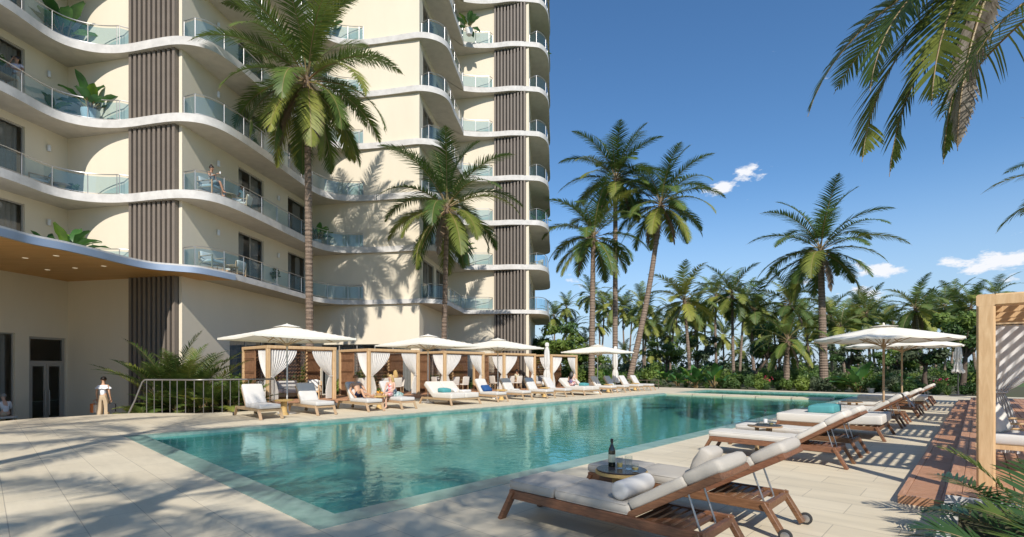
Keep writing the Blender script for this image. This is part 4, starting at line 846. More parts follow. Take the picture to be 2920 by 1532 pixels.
# ------------------------------------------------------------------ cabanas
def curtain_bm(W_, zt, ztie, zb, sgn, wt=.12, wl=.26, n=44, mz=26, seed=1, soft=1.0, folds=9.5):
    """hangs in the plane y=0 from a post at x=0 towards sgn*x, gathered at the tie"""
    b = MB(); vs = []
    for i in range(mz + 1):
        z = zt - (zt - zb) * i / mz
        if z > ztie: tau = (zt - z) / (zt - ztie); wdt = wt + (W_ - wt) * (1 - tau ** 1.55); amp = .028 + .03 * tau; base = .03
        else: tau = (ztie - z) / (ztie - zb); wdt = wt + (wl - wt) * min(1, tau * 1.6) ** .7; amp = .055; base = .03
        pinch = math.exp(-((z - ztie) / .05) ** 2)
        for j in range(n + 1):
            s = j / n; ph = s * 2 * math.pi * folds + .5 * math.sin(i * .35 + seed); a = amp * soft * (1 - .55 * pinch)
            x = base + s * wdt; sagz = -.05 * s * math.sin(math.pi * min(1, (zt - z) / (zt - ztie))) if z > ztie else 0
            vs.append((sgn * x, a * math.sin(ph) * (.75 + .25 * math.sin(s * 5 + seed)), z + sagz + (.012 * math.sin(ph * 2) if i == 0 else 0)))
    b.add(vs, [(i * (n + 1) + j, i * (n + 1) + j + 1, (i + 1) * (n + 1) + j + 1, (i + 1) * (n + 1) + j) for i in range(mz) for j in range(n)], 0, True)
    return b
def xform(b, Mx): b.v = [tuple(Mx @ Vector(p)) for p in b.v]; return b
def lattice(b, x0, x1, z0, z1, step=.15, w=.024, kind='diag'):
    def clip(p, q):
        t0, t1 = 0.0, 1.0; d = (q[0] - p[0], q[1] - p[1])
        for lo, hi, a, c in ((x0, x1, p[0], d[0]), (z0, z1, p[1], d[1])):
            if abs(c) < 1e-9:
                if a < lo or a > hi: return None
                continue
            u, v = (lo - a) / c, (hi - a) / c
            if u > v: u, v = v, u
            t0, t1 = max(t0, u), min(t1, v)
        return None if t1 - t0 < 1e-3 else ((p[0] + d[0] * t0, p[1] + d[1] * t0), (p[0] + d[0] * t1, p[1] + d[1] * t1))
    H = z1 - z0; L = x1 - x0
    if kind == 'diag':
        k = -int(H / step) - 1
        while k * step < L + H:
            for sg, y in ((1, -.012), (-1, .012)):
                a = (x0 + k * step, z0) if sg > 0 else (x0 + k * step + 0, z1)
                c = (a[0] + H, z1) if sg > 0 else (a[0] + H, z0)
                r = clip(a, c)
                if r: b.bar((r[0][0], y, r[0][1]), (r[1][0], y, r[1][1]), w, .016, up=(0, 1, 0))
            k += 1
    else:
        n = int(L / .062)
        for i in range(n + 1): b.bar((x0 + L * i / n, 0, z0), (x0 + L * i / n, 0, z1), .034, .02, up=(0, 1, 0))
        for z in [z0 + H * q for q in (.03, .25, .28, .52, .55, .80, .83, .97)]: b.bar((x0, -.02, z), (x1, -.02, z), .028, .014, up=(0, 1, 0))
        for z in [z0 + H * q for q in (.1, .17, .36, .44, .62, .7, .9)]: b.bar((x0, .02, z), (x1, .02, z), .028, .014, up=(0, 1, 0))
def cabana(name, H, wood, curt, lat, pw=.165, right_curtain=True):
    t = thing(name, 'x', 'cabana'); Wd, D = 3.16, 3.0; a = pw / 2
    for x in (a, Wd - a):
        for y in (a, D - a): p = MB(); p.bar((x, y, 0), (x, y, H - .141), pw, pw, up=(0, 1, 0)); p.build('post', wood, t)
    for (p, q) in (((0, a, H - .07), (Wd, a, H - .07)), ((0, D - a, H - .07), (Wd, D - a, H - .07)), ((a, pw, H - .07), (a, D - pw, H - .07)), ((Wd - a, pw, H - .07), (Wd - a, D - pw, H - .07))):
        b = MB(); b.bar(p, q, pw + (.004 if p[1] == q[1] else 0), .14); b.build('beam', wood, t)
    r = MB()                                              # sloped roof slats on two joists
    for x in (Wd * .33, Wd * .67): r.bar((x, pw, H - .095), (x, D - pw, H - .095), .05, .09)
    k = 17
    for i in range(k): y = pw + .06 + (D - 2 * pw - .12) * i / (k - 1); r.bar((pw, y, H - .03), (Wd - pw, y, H - .03), .075, .022, up=(0, .2, .98))
    r.build('roof_slats', lat if H > 2.3 else wood, t)
    if right_curtain: L = MB(); lattice(L, pw, Wd - pw, .12, H - .16); L.bar((pw, 0, .10), (Wd - pw, 0, .10), .05, .05); xform(L, Matrix.Translation((0, D - a, 0))); L.build('lattice_panel', lat, t)
    for x in ((a, Wd - a) if right_curtain else ()):
        L = MB(); lattice(L, 0, 1.25, .10, H - .16, kind='grid'); L.bar((1.28, 0, .05), (1.28, 0, H - .141), .06, .06, up=(0, 1, 0)); L.bar((0, 0, .07), (1.25, 0, .07), .05, .05)
        xform(L, Matrix.Translation((x, D - pw, 0)) @ Matrix.Rotation(R(-90), 4, 'Z')); L.build('side_screen', lat, t)
    ztop, ztie, zb = H - .19, H * .44, .04
    cur = [(Matrix.Translation((pw, a, 0)), 1, 1.12, .32), (Matrix.Translation((a, pw, 0)) @ Matrix.Rotation(R(90), 4, 'Z'), 1, .95, .3)]
    if right_curtain: cur.append((Matrix.Translation((Wd - pw, a, 0)), -1, .95, .3))
    for i, (X, sg, w_, wl) in enumerate(cur):
        c = xform(curtain_bm(w_, ztop, ztie, zb, sg, wl=wl, seed=i * 2 + 1, soft=1.0 if right_curtain else .7, folds=9.5 if right_curtain else 6.5), X); co = c.build('curtain', curt, t)
        k = MB(); k.tube([X @ Vector((sg * x, y, ztie + .01)) for x, y in [(-.02, -.05), (.08, -.085), (.17, -.05), (.19, .0), (.17, .05), (.08, .085), (-.02, .05)]], .012, 6); k.build('tie', curt, co)
        rd = MB(); rd.tube([X @ Vector((0, 0, ztop + .01)), X @ Vector((sg * (1.35 if i != 1 else 1.4), 0, ztop + .01))], .009, 6); rd.build('curtain_rod', M['dark_metal'], co)
    return t
cabl = cabana('cabana', 2.43, M['cedar'], M['curtain'], M['lattice']); GC = 'cabanas in a row left of the pool'
cabr = cabana('cabana', 2.26, M['cedar'], M['curtain_grey'], M['cedar'], right_curtain=False)
cl = ['nearest timber cabana on the left, with sofa and striped armchair', 'second timber cabana on the left, where the blonde diner sits', 'third timber cabana on the left, behind the near white daybed', 'fourth timber cabana on the left, where the dark haired diner sits', 'farthest timber cabana on the left, with zebra cushions']
CU = [6.04, 10.87, 15.73, 20.6, 25.45]
for u, lab in zip(CU, cl): place(cabl, USED, W(u, 17.4, .15), LEFT, lab, GC)
cr_ = ['large cedar cabana post and roof at the right edge of the photo', 'second cedar cabana on the right deck, hidden behind the nearest one', 'third cedar cabana along the right deck', 'fourth cedar cabana along the right deck', 'fifth cedar cabana at the far end of the right deck']
for i, lab in enumerate(cr_): place(cabr, USED, W(5.80 + 4.85 * i + 3.16, -4.74, .21), RIGHT, lab, 'cabanas in a row right of the pool')
# ------------------------------------------------------------------ furniture under the cabanas and on the balconies
def dining_chair():
    t = thing('dining_chair', 'x', 'chair'); b = MB(); b.rbox((0, 0, .45), (.50, .50, .07), .03, puff=.1); b.build('seat', M['chair_white'], t)
    b = MB(); X = Matrix.Translation((0, .23, .47)) @ Matrix.Rotation(R(-8), 4, 'X'); b.rbox((0, 0, .23), (.50, .05, .46), .022, M=X); b.build('backrest', M['chair_white'], t)
    for x in (-.21, .21):
        for y in (-.20, .21): l = MB(); l.bar((x, y, .43), (x * 1.05, y * 1.1, 0), .035, .035); l.build('leg', M['teak'], t)
    return t
def dining_table():
    t = thing('dining_table', 'x', 'table'); b = MB(); b.box(-.75, .75, -.45, .45, .70, .745); b.build('tabletop', M['teak'], t)
    for x in (-.66, .66):
        for y in (-.36, .36): l = MB(); l.bar((x, y, 0), (x, y, .699), .06, .06); l.build('leg', M['teak'], t)
    return t
def armchair(cush='cush', wood='cedar'):
    t = thing('armchair', 'x', 'armchair'); f = MB()
    for x in (-.34, .34):
        f.bar((x, -.33, 0), (x, -.33, .62), .05, .05); f.bar((x, .33, 0), (x, .38, .80), .05, .05); f.bar((x, -.36, .63), (x, .36, .60), .055, .035)
    f.bar((-.34, -.33, .33), (.34, -.33, .33), .04, .06); f.bar((-.34, .33, .33), (.34, .33, .33), .04, .06); f.bar((-.34, .38, .78), (.34, .38, .78), .03, .08); f.bar((-.34, .36, .6), (.34, .36, .6), .03, .05)
    for x in (-.34, .34): f.bar((x, -.33, .33), (x, .33, .33), .04, .05)
    f.build('frame', M[wood], t); b = MB(); b.rbox((0, -.02, .41), (.62, .62, .13), .045, puff=.15); b.build('seat_cushion', M[cush], t)
    b = MB(); X = Matrix.Translation((0, .30, .46)) @ Matrix.Rotation(R(-14), 4, 'X'); b.rbox((0, 0, .20), (.60, .12, .42), .05, puff=.0, M=X); b.build('back_cushion', M[cush], t); return t
def sofa(Wd=1.9):
    t = thing('outdoor_sofa', 'x', 'sofa'); b = MB(); b.box(-Wd / 2, Wd / 2, -.4, .4, .08, .25); b.build('base', M['teak'], t)
    for s in (-1, 1):
        c = MB(); c.rbox((s * Wd / 4, -.03, .35), (Wd / 2 - .02, .76, .20), .06, puff=.1); c.build('seat_cushion', M['cush_cool'], t)
        c = MB(); c.rbox((s * Wd / 4, .30, .63), (Wd / 2 - .02, .20, .42), .07); c.build('back_cushion', M['cush_cool'], t)
    for s in (-1, 1): l = MB(); l.bar((s * (Wd / 2 - .08), 0, .081), (s * (Wd / 2 - .08), 0, 0), .08, .6, up=(0, 0, 1)); l.build('foot', M['teak'], t)
    return t
dc, dt, ac, so_ = dining_chair(), dining_table(), armchair(), sofa()
def loc(u, v, z=.15): return W(u, v, z)
nm = ['second', 'third', 'fourth']
pos4 = [(-.95, 0, 90, 'at the pool facing end'), (.95, 0, -90, 'at the far end'), (-.32, -.72, 180, 'on the pool side, left'), (.36, -.72, 180, 'on the pool side, right')]
for i, (cu_, nme) in enumerate(zip(CU[1:4], nm)):
    uc_, vc_ = cu_ + 1.75, 18.95
    place(dt, USED, loc(uc_, vc_), LEFT, 'teak dining table inside the %s left cabana' % nme, 'dining tables in the cabanas')
    for j, (du, dv, rot, wrd) in enumerate([(-1.02, .0, 90, 'left of'), (1.02, .0, -90, 'right of'), (-.36, -.66, 180, 'poolside left of'), (.42, -.66, 180, 'poolside right of'), (-.36, .7, 0, 'behind')]):
        place(dc, USED, loc(uc_ + du, vc_ + dv), LEFT + R(rot), 'white chair %s the table in the %s left cabana' % (wrd, nme), 'dining chairs in the cabanas')
place(so_, USED, loc(7.5, 19.7), LEFT, 'pale grey sofa inside the nearest left cabana', 'sofas in the cabanas'); place(so_, USED, loc(27.0, 19.6), LEFT, 'pale sofa with zebra cushions inside the farthest left cabana', 'sofas in the cabanas')
place(ac, USED, loc(8.55, 18.5), LEFT - R(35), 'cedar armchair with a striped pillow in the nearest left cabana', 'armchairs')
q = loc(8.55, 18.5) + Matrix.Rotation(LEFT - R(35), 3, 'Z') @ Vector((0, .17, .69)); pillow('pillow', (.48, .42, .14), M['zebra'], q, LEFT - R(35), R(72), 'striped pillow standing in the cedar armchair', group='zebra pillows')
for du, lab in ((-.55, 'zebra pillow at the left end of the farthest cabana sofa'), (.1, 'zebra pillow in the middle of the farthest cabana sofa'), (.65, 'zebra pillow at the right end of the farthest cabana sofa')):
    pillow('pillow', (.48, .42, .14), M['zebra'], loc(27.0 + du, 19.72, .15 + .66), LEFT, R(74), lab, group='zebra pillows')
pillow('pillow', (.46, .42, .14), M['zebra'], loc(7.0, 19.8, .15 + .66), LEFT, R(74), 'striped pillow on the sofa in the nearest left cabana', group='zebra pillows')
# daybed sofa in the right hand cabana
t = thing('slatted_sofa', 'cedar framed sofa with slim slat back inside the big right cabana', 'sofa', W(7.0, -6.25, .21), RIGHT)
f = MB(); f.box(-1.05, .55, -.40, .45, .30, .36); f.build('frame', M['cedar'], t)
for x in (-1.0, .50):
    for y in (-.36, .41): l = MB(); l.bar((x, y, 0), (x, y, .299 if y < 0 else .68), .05, .05); l.build('leg', M['cedar'], t)
for i in range(4): s = MB(); s.tube([(-1.05, .41, .44 + i * .075), (.55, .41, .44 + i * .075)], .016, 8); s.build('back_slat', M['cedar'], t)
a = MB(); a.bar((.50, -.40, .62), (.50, .45, .62), .04, .03); a.bar((-1.0, -.38, .60), (-1.0, .45, .60), .04, .03); a.build('armrest', M['cedar'], t)
c = MB(); c.rbox((-.25, .0, .43), (1.56, .80, .14), .045, puff=.1, wr=.004); c.build('seat_cushion', M['cush_cool'], t)
t.location = W(7.45, -5.78, .21); t.rotation_euler = (0, 0, RZ - R(90))
pillow('pillow', (.44, .44, .15), M['cush'], W(7.45, -5.78, .21) + Matrix.Rotation(RZ - R(90), 3, 'Z') @ Vector((-.86, -.05, .70)), RZ - R(15), R(68), 'round edged white pillow leaning in the slat backed sofa', group='pillows', puff=1.2, r=.07)
# balcony furniture
def small_chair(): return armchair('cush', 'teak')
sch = small_chair()
def bal(px, depth, k): return at(px, depth, FLOOR(k))
GBC = 'balcony armchairs'
for px, dep, k, rz, lab in [(602, 22.0, 1, 80, 'balcony armchair in which the woman with the cup sits'), (688, 24.3, 1, -80, 'balcony armchair in which the man in the pale shirt sits'), (606, 22.1, 0, 75, 'empty balcony armchair low on the tower behind the nearest umbrella'), (668, 24.1, 0, -100, 'empty balcony armchair beside the low balcony table'), (110, 21.3, 1, -40, 'balcony armchair at the upper left by the round table'), (1530, 38.6, 1, -60, 'armchair on the corner balcony at the right end of the tower'), (165, 21.9, 3, 60, 'balcony armchair under the broad leaved plant at the top left')]:
    place(sch, USED, bal(px, dep, k), R(rz), lab, GBC)
def round_bt():
    t = thing('balcony_table', 'x', 'table'); b = MB(); b.lathe([(.36, .47), (.37, .48), (.37, .5), (.36, .51)], 22); b.build('tabletop', M['teak'], t); b = MB(); b.lathe([(.16, 0), (.17, .01), (.13, .3), (.16, .469)], 18); b.build('pedestal', M['drum'], t); return t
rb = round_bt()
for px, dep, k, lab in [(176, 21.9, 1, 'round wooden table on the left balcony, with a small plant beside it'), (652, 23.2, 1, 'round wooden table between the couple on the balcony')]: place(rb, USED, bal(px, dep, k), 0, lab, 'balcony tables')
place(dt, USED, bal(640, 23.2, 0), R(60), 'low teak table on the balcony above the nearest umbrella', 'balcony tables', scale=(.7, .7, .62)); place(dt, USED, bal(-28, 19.2, 2), R(80), 'wooden table on the balcony in front of the man on the phone', 'balcony tables', scale=(1.0, .6, .95))
# ------------------------------------------------------------------ people
def skin(pts, edges, lvl=1):
    me = bpy.data.meshes.new('tmp'); me.from_pydata([p[0] for p in pts], edges, []); ob = bpy.data.objects.new('tmp', me); COL.objects.link(ob)
    m = ob.modifiers.new('s', 'SKIN'); m.use_smooth_shade = True; m.branch_smoothing = .5
    for i, d in enumerate(me.skin_vertices[0].data): d.radius = (p_ := pts[i][1], p_) if not isinstance(pts[i][1], tuple) else pts[i][1]; d.use_root = (i == 0)
    s = ob.modifiers.new('u', 'SUBSURF'); s.levels = lvl; s.render_levels = lvl
    dg = bpy.context.evaluated_depsgraph_get(); dg.update(); ev = ob.evaluated_get(dg); em = ev.to_mesh()
    vs = [tuple(v.co) for v in em.vertices]; fs = [list(p.vertices) for p in em.polygons]; ev.to_mesh_clear()
    bpy.data.objects.remove(ob); bpy.data.meshes.remove(me); return vs, fs
SK = {'tan': mat('skin_tan', (.56, .32, .195), .55, var=.08, vscale=8), 'fair': mat('skin_fair', (.68, .43, .31), .55, var=.06, vscale=8), 'brown': mat('skin_brown', (.38, .205, .125), .55, var=.08, vscale=8)}
HR = {'black': mat('hair_black', (.018, .013, .011), .45, var=.2, vscale=30), 'blonde': mat('hair_blonde', (.58, .40, .16), .5, col2=(.40, .25, .09), vscale=25), 'auburn': mat('hair_auburn', (.25, .11, .04), .5, var=.3, vscale=25), 'grey': mat('hair_grey', (.34, .33, .32), .6, var=.2, vscale=30)}
EYE_M = mat('eye_dark', (.02, .015, .012), .2); LIP_M = mat('lips', (.42, .12, .10), .5)
def person(label, loc, rz, J, skinm, hair, hstyle, garments, build=1.0, group='people by the pool'):
    """J: joints in the person's own frame (x right, y ahead, z up)"""
    t = thing('person', label, 'person', loc, rz, group); g = build
    V_ = lambda k: Vector(J[k])
    pel, che, nk, hd = V_('pelvis'), V_('chest'), V_('neck'), V_('head'); up = (hd - nk).normalized(); look = Vector(J.get('look', (0, 1, 0))).normalized(); look = (look - up * look.dot(up)).normalized()
    pts = [(pel, .125 * g), ((pel + che) / 2, .102 * g), (che, (.135 * g)), (nk, .062), (nk + up * .05, .048), (hd - up * .055 + look * .01, .068), (hd + up * .03, .086), (hd + up * .085, .055)]
    ed = [(i, i + 1) for i in range(7)]
    for s in 'RL':
        sh, el, wr = V_('sh' + s), V_('el' + s), V_('wr' + s); i = len(pts)
        pts += [(sh, .056 * g), ((sh + el) / 2, .046 * g), (el, .038 * g), ((el + wr) / 2, .036 * g), (wr, .024), (wr + (wr - el).normalized() * .07, .028)]
        ed += [(2, i)] + [(k, k + 1) for k in range(i, i + 5)]
        hp, kn, an, to = V_('hp' + s), V_('kn' + s), V_('an' + s), V_('to' + s); i = len(pts)
        pts += [(hp, .092 * g), ((hp + kn) / 2, .076 * g), (kn, .055 * g), ((kn * .6 + an * .4), .052 * g), (an, .034), (an + (to - an) * .45 + Vector((0, 0, -.012)), .036), (to, .026)]
        ed += [(0, i)] + [(k, k + 1) for k in range(i, i + 6)]
    vs, fs = skin(pts, ed, 1); b = MB(); b.add(vs, fs, 0, True)
    for s in 'RL':                                          # fingers and thumb
        el, wr = V_('el' + s), V_('wr' + s); d = (wr - el).normalized(); sd = d.cross(Vector((0, 0, 1)));
        if sd.length < .2: sd = d.cross(Vector((0, 1, 0)))
        sd.normalize(); nn_ = sd.cross(d); palm = wr + d * .085
        for k, (off, L) in enumerate(((-.026, .062), (-.009, .075), (.009, .072), (.025, .055))):
            p0 = palm + sd * off; p1 = p0 + d * L * .55 - nn_ * .008; p2 = p1 + d * L * .4 - nn_ * .026; b.tube([p0 - d * .02, p0, p1, p2], [.009, .0095, .0085, .006], 5)
        p0 = wr + d * .04 - sd * .028; b.tube([p0, p0 - sd * .022 + d * .022, p0 - sd * .028 + d * .052 - nn_ * .01], [.011, .010, .007], 5)
    rt = look.cross(up).normalized()
    b.tube([hd + look * .075 + up * .02, hd + look * .098 - up * .018, hd + look * .085 - up * .03], [.008, .013, .012], 6)
    for s in (-1, 1): b.ball(hd + rt * s * .078 - up * .005 - look * .005, (.012, .018, .026), 6, 5)
    body = b.build('body', SK[skinm], t)
    for s in (-1, 1): e = MB(); e.ball(hd + rt * s * .031 + look * .080 + up * .022, .010, 6, 5); e.build('eye', EYE_M, t)
    e = MB(); e.ball(hd + look * .083 - up * .052, (.022, .012, .007), 8, 5); e.build('mouth', LIP_M, t)
    h = MB()
    Xh = Matrix((rt, look, up)).transposed().to_4x4(); Xh.translation = hd
    vs = []; n, m = 16, 10                                   # scalp: a cap that leaves the face free
    capn = [(math.pi * i / m * .62) for i in range(m + 1)]
    for a in capn:
        for j in range(n):
            q = 2 * math.pi * j / n; fr = math.sin(q); lim = 1.0 if fr < .15 else 1.0 - .42 * (fr - .15)
            aa = a * lim; vs.append((.094 * math.sin(aa) * math.cos(q), .103 * math.sin(aa) * math.sin(q) - .012, .035 + .100 * math.cos(aa)))
    h.add(vs, [(i * n + j, (i + 1) * n + j, (i + 1) * n + (j + 1) % n, i * n + (j + 1) % n) for i in range(m) for j in range(n)], 0, True, Xh)
    back = -look
    if hstyle == 'bun': h.ball(tuple(hd + back * .115 + up * .03), .05, 10, 7)
    if hstyle == 'bun_top': h.ball(tuple(hd + up * .135 + back * .04), .05, 10, 7)
    if hstyle == 'curly':
        rc = random.Random(2)
        for i in range(26): a, e_ = rc.uniform(0, 6.28), rc.uniform(-.2, 1.4); p = rt * math.cos(a) * math.cos(e_) + back * (abs(math.sin(a)) * math.cos(e_)) + up * math.sin(e_); h.ball(tuple(hd + p * .10 + up * .02), .035, 6, 5)
    if hstyle == 'long':
        for k in range(11):
            a = math.pi * k / 10; p = rt * math.cos(a) * .078 + back * (math.sin(a) * .085)
            h.tube([hd + up * .06 + p * .8, hd - up * .02 + p * 1.12, hd - up * .16 + p * 1.25 + back * .02, hd - up * (.28 + .03 * math.sin(k * 2.1)) + p * 1.1 + back * .03, hd - up * (.36 + .04 * math.sin(k * 3.3)) + p * .85 + back * .02], [.03, .034, .036, .03, .008], 7)
    h.build('hair', HR[hair], t)
    for nm_, mat_, kind, sc_ in garments:
        q = MB()
        if kind in ('shirt', 'tee', 'top'):
            P = [(pel + (che - pel) * .05, .135 * g * sc_), ((pel + che) / 2, .118 * g * sc_), (che, .146 * g * sc_), (nk - up * .03, .075)]; E = [(0, 1), (1, 2), (2, 3)]
            if kind != 'top':
                for s in 'RL':
                    sh, el, wr = V_('sh' + s), V_('el' + s), V_('wr' + s); i = len(P); P += [(sh, .068 * g), (sh + (el - sh) * .55, .062 * g)]; E += [(2, i), (i, i + 1)]
                    if kind == 'shirt': P += [(el, .052 * g), (el + (wr - el) * .85, .042 * g)]; E += [(i + 1, i + 2), (i + 2, i + 3)]
            v_, f_ = skin(P, E, 1); q.add(v_, f_, 0, True)
        elif kind in ('trousers', 'shorts', 'skirt'):
            P = [(pel + (che - pel) * .32, .118 * g), (pel, .140 * g)]; E = [(0, 1)]
            for s in 'RL':
                hp, kn, an = V_('hp' + s), V_('kn' + s), V_('an' + s); i = len(P)
                if kind == 'trousers': P += [(hp, .112 * g * sc_), (kn, .088 * g * sc_), (kn + (an - kn) * .92, .080 * sc_)]; E += [(1, i), (i, i + 1), (i + 1, i + 2)]
                elif kind == 'shorts': P += [(hp, .108 * g), (hp + (kn - hp) * .55, .094 * g)]; E += [(1, i), (i, i + 1)]
                else: P += [(hp, .115 * g), (hp + (kn - hp) * .8, .10 * g)]; E += [(1, i), (i, i + 1)]
            v_, f_ = skin(P, E, 1); q.add(v_, f_, 0, True)
        elif kind == 'ruffle':
            n, m = 40, 5; vs = []
            for i in range(m + 1):
                f = i / m
                for j in range(n):
                    a = 2 * math.pi * j / n; w_ = 1 + .10 * f * math.cos(a * 9); vs.append(((.185 + .085 * f) * math.cos(a) * w_, (.105 + .05 * f) * math.sin(a) * w_, nk.z - .045 - .14 * f + .015 * math.cos(a * 9) * f))
            q.add(vs, [(i * n + j, (i + 1) * n + j, (i + 1) * n + (j + 1) % n, i * n + (j + 1) % n) for i in range(m) for j in range(n)], 0, True)
        q.build(nm_, mat_, t)
    return t
def sit(seat, kn=(.11, .42), an=(.11, .44, .09), lean=0.0, arms='lap', twist=0.0):
    J = {'pelvis': (0, 0, seat + .11), 'chest': (0, -lean * .35, seat + .43), 'neck': (0, -lean * .5, seat + .60), 'head': (0, -lean * .55 + .02, seat + .75)}
    for s, x in (('R', 1), ('L', -1)):
        J['sh' + s] = (.17 * x, -lean * .45, seat + .55); J['hp' + s] = (.095 * x, .03, seat + .09); J['kn' + s] = (kn[0] * x, kn[1], seat + .10); J['an' + s] = (an[0] * x, an[1], an[2]); J['to' + s] = (an[0] * x, an[1] + .15, max(.03, an[2] - .055))
        J['el' + s] = (.22 * x, .06 - lean * .3, seat + .30); J['wr' + s] = (.10 * x, .28, seat + .22)
    return J
def stand():
    J = {'pelvis': (0, 0, .93), 'chest': (0, .01, 1.25), 'neck': (0, 0, 1.42), 'head': (0, .01, 1.57)}
    for s, x in (('R', 1), ('L', -1)):
        J['sh' + s] = (.175 * x, 0, 1.37); J['el' + s] = (.235 * x, -.03, 1.10); J['wr' + s] = (.245 * x, .03, .86); J['hp' + s] = (.095 * x, 0, .90); J['kn' + s] = (.10 * x, .02 + .03 * x, .48); J['an' + s] = (.10 * x, -.03 + .05 * x, .08); J['to' + s] = (.115 * x, .12 + .05 * x, .03)
    return J
CL = lambda n_, c, **k: mat(n_, c, .9, spec=.1, **k)
c_white, c_khaki, c_lilac, c_beige, c_mint, c_navy = CL('cloth_white', (.78, .78, .80)), CL('cloth_khaki', (.50, .38, .25)), CL('cloth_lilac', (.55, .50, .56)), CL('cloth_beige', (.55, .46, .34)), CL('cloth_mint', (.55, .70, .63)), CL('cloth_navy', (.02, .025, .06))
c_floral = CL('floral_red', (.80, .72, .70), col2=(.62, .05, .06), vscale=13, detail=1); c_blue = CL('floral_blue', (.02, .05, .20), col2=(.45, .30, .35), vscale=14, detail=2); c_zig = CL('zigzag', (.62, .58, .50), col2=(.10, .09, .08), vscale=60); c_coral = CL('floral_coral', (.70, .62, .58), col2=(.55, .12, .10), vscale=14, detail=1); c_dark = CL('cloth_dark', (.12, .035, .03))
# woman walking to the lobby with shopping bags
zr = -.42; J = stand(); J['look'] = (-.55, .8, -.15); J['head'] = (-.01, .02, 1.57)
pw = at(295, 19.0, zr); person('woman in white ruffled top and beige trousers walking away with shopping bags', pw, R(4), J, 'tan', 'black', 'bun', [('top', c_white, 'top', 1.0), ('waistband', c_khaki, 'shorts', 1), ('ruffle_collar', c_white, 'ruffle', 1), ('trousers', c_khaki, 'trousers', 1.18)], .92)
def bag(name, m, loc, rz, sx, sy, sz, label):
    t = thing(name, label, 'shopping bag', loc, rz, 'shopping bags'); b = MB(); w_, d_ = sx / 2, sy / 2
    b.add([(-w_, -d_, 0), (w_, -d_, 0), (w_, d_, 0), (-w_, d_, 0), (-w_ * 1.04, -d_ * .8, sz), (w_ * 1.04, -d_ * .8, sz), (w_ * 1.04, d_ * .8, sz), (-w_ * 1.04, d_ * .8, sz)], [(3, 2, 1, 0), (0, 1, 5, 4), (1, 2, 6, 5), (2, 3, 7, 6), (3, 0, 4, 7)]); b.build('bag_body', m, t)
    for y in (-d_ * .75, d_ * .75): h = MB(); h.tube([(-w_ * .5, y, sz), (-w_ * .4, y * .4, sz + .11), (0, 0, sz + .15), (w_ * .4, y * .4, sz + .11), (w_ * .5, y, sz)], .006, 5); h.build('handle', m, t)
    return t
def hand(p, rz, x, y, z): return p + Matrix.Rotation(rz, 3, 'Z') @ Vector((x, y, z))
bag('paper_bag', mat('bag_orange', (.55, .17, .05), .6), hand(pw, R(4), -.29, .0, .33), R(70), .30, .12, .34, 'orange shopping bag in the walking woman\'s left hand')
bag('paper_bag', mat('bag_pale', (.55, .50, .42), .6), hand(pw, R(4), -.20, .0, .33), R(80), .26, .10, .30, 'pale shopping bag beside the orange one'); bag('paper_bag', mat('bag_black', (.02, .02, .022), .5), hand(pw, R(4), .29, .02, .35), R(20), .24, .10, .31, 'black shopping bag in the walking woman\'s right hand')
# seated man by the lobby window, on a stool bench
pm = at(16, 19.5, -.74); st = thing('bench', 'wooden bench at the lobby window under the seated grey haired man', 'bench', pm, R(70)); b = MB(); b.rbox((0, -.05, .41), (.55, .45, .09), .03); b.build('seat', M['cush'], st)
for x in (-.22, .22): l = MB(); l.bar((x, -.2, 0), (x, -.2, .364), .05, .05); l.bar((x, .1, 0), (x, .1, .364), .05, .05); l.build('leg', M['teak'], st)
J = sit(.46, lean=-.25); J['look'] = (-.2, .9, -.4); person('grey haired man in pale shirt seated at the lobby window, at the left edge', pm, R(70), J, 'fair', 'grey', 'short', [('shirt', c_white, 'shirt', 1), ('trousers', c_beige, 'trousers', 1)])
# man on the phone
J = stand(); J['wrR'] = (.10, .08, 1.54); J['elR'] = (.27, .10, 1.20); J['elL'] = (-.25, .08, 1.12); J['wrL'] = (.08, .20, 1.14); J['look'] = (.5, .8, .05); J['head'] = (-.02, .01, 1.59)
pp = bal(47, 20.0, 2); person('man in pale tee talking on a phone at the upper left balcony', pp, R(195), J, 'brown', 'black', 'short', [('tee', c_lilac, 'tee', 1.05), ('trousers', c_beige, 'trousers', .95)], 1.05)
ph = MB(); ph.rbox((0, 0, 0), (.075, .012, .15), .008); o = ph.build('phone', M['rubber']); o.location = hand(pp, R(195), .105, .06, 1.60); o.rotation_euler = (0, .3, R(260)); tag(o, 'dark phone held to the balcony man\'s ear', 'phone')
# couple on the balcony
pb = bal(602, 22.0, 1); J = sit(.50); J['wrR'] = (.05, .38, .98); J['elR'] = (.22, .12, .80); J['look'] = (0, 1, .05); J['knR'] = (.02, .44, .66); J['anR'] = (-.10, .52, .24); J['toR'] = (-.12, .64, .2)
person('dark haired woman in patterned top raising a white cup on the balcony', pb + Vector((.02, -.02, 0)), R(-100), J, 'brown', 'black', 'bun_top', [('top', c_zig, 'top', 1), ('skirt', c_zig, 'skirt', 1)], .92)
cp = MB(); cp.lathe([(.028, 0), (.036, .09), (.032, .09), (.024, .01), (0, .01)], 12); o = cp.build('cup', M['white']); o.location = hand(pb, R(-100), .05, .50, .97); tag(o, 'white cup in the balcony woman\'s hand', 'cup')
pb2 = bal(688, 24.3, 1); J = sit(.50, lean=.1); J['look'] = (.6, .7, 0); person('bearded man in a pale mint polo shirt seated on the balcony', pb2, R(100), J, 'brown', 'black', 'short', [('tee', c_mint, 'tee', 1.04), ('trousers', c_white, 'trousers', 1)], 1.05)
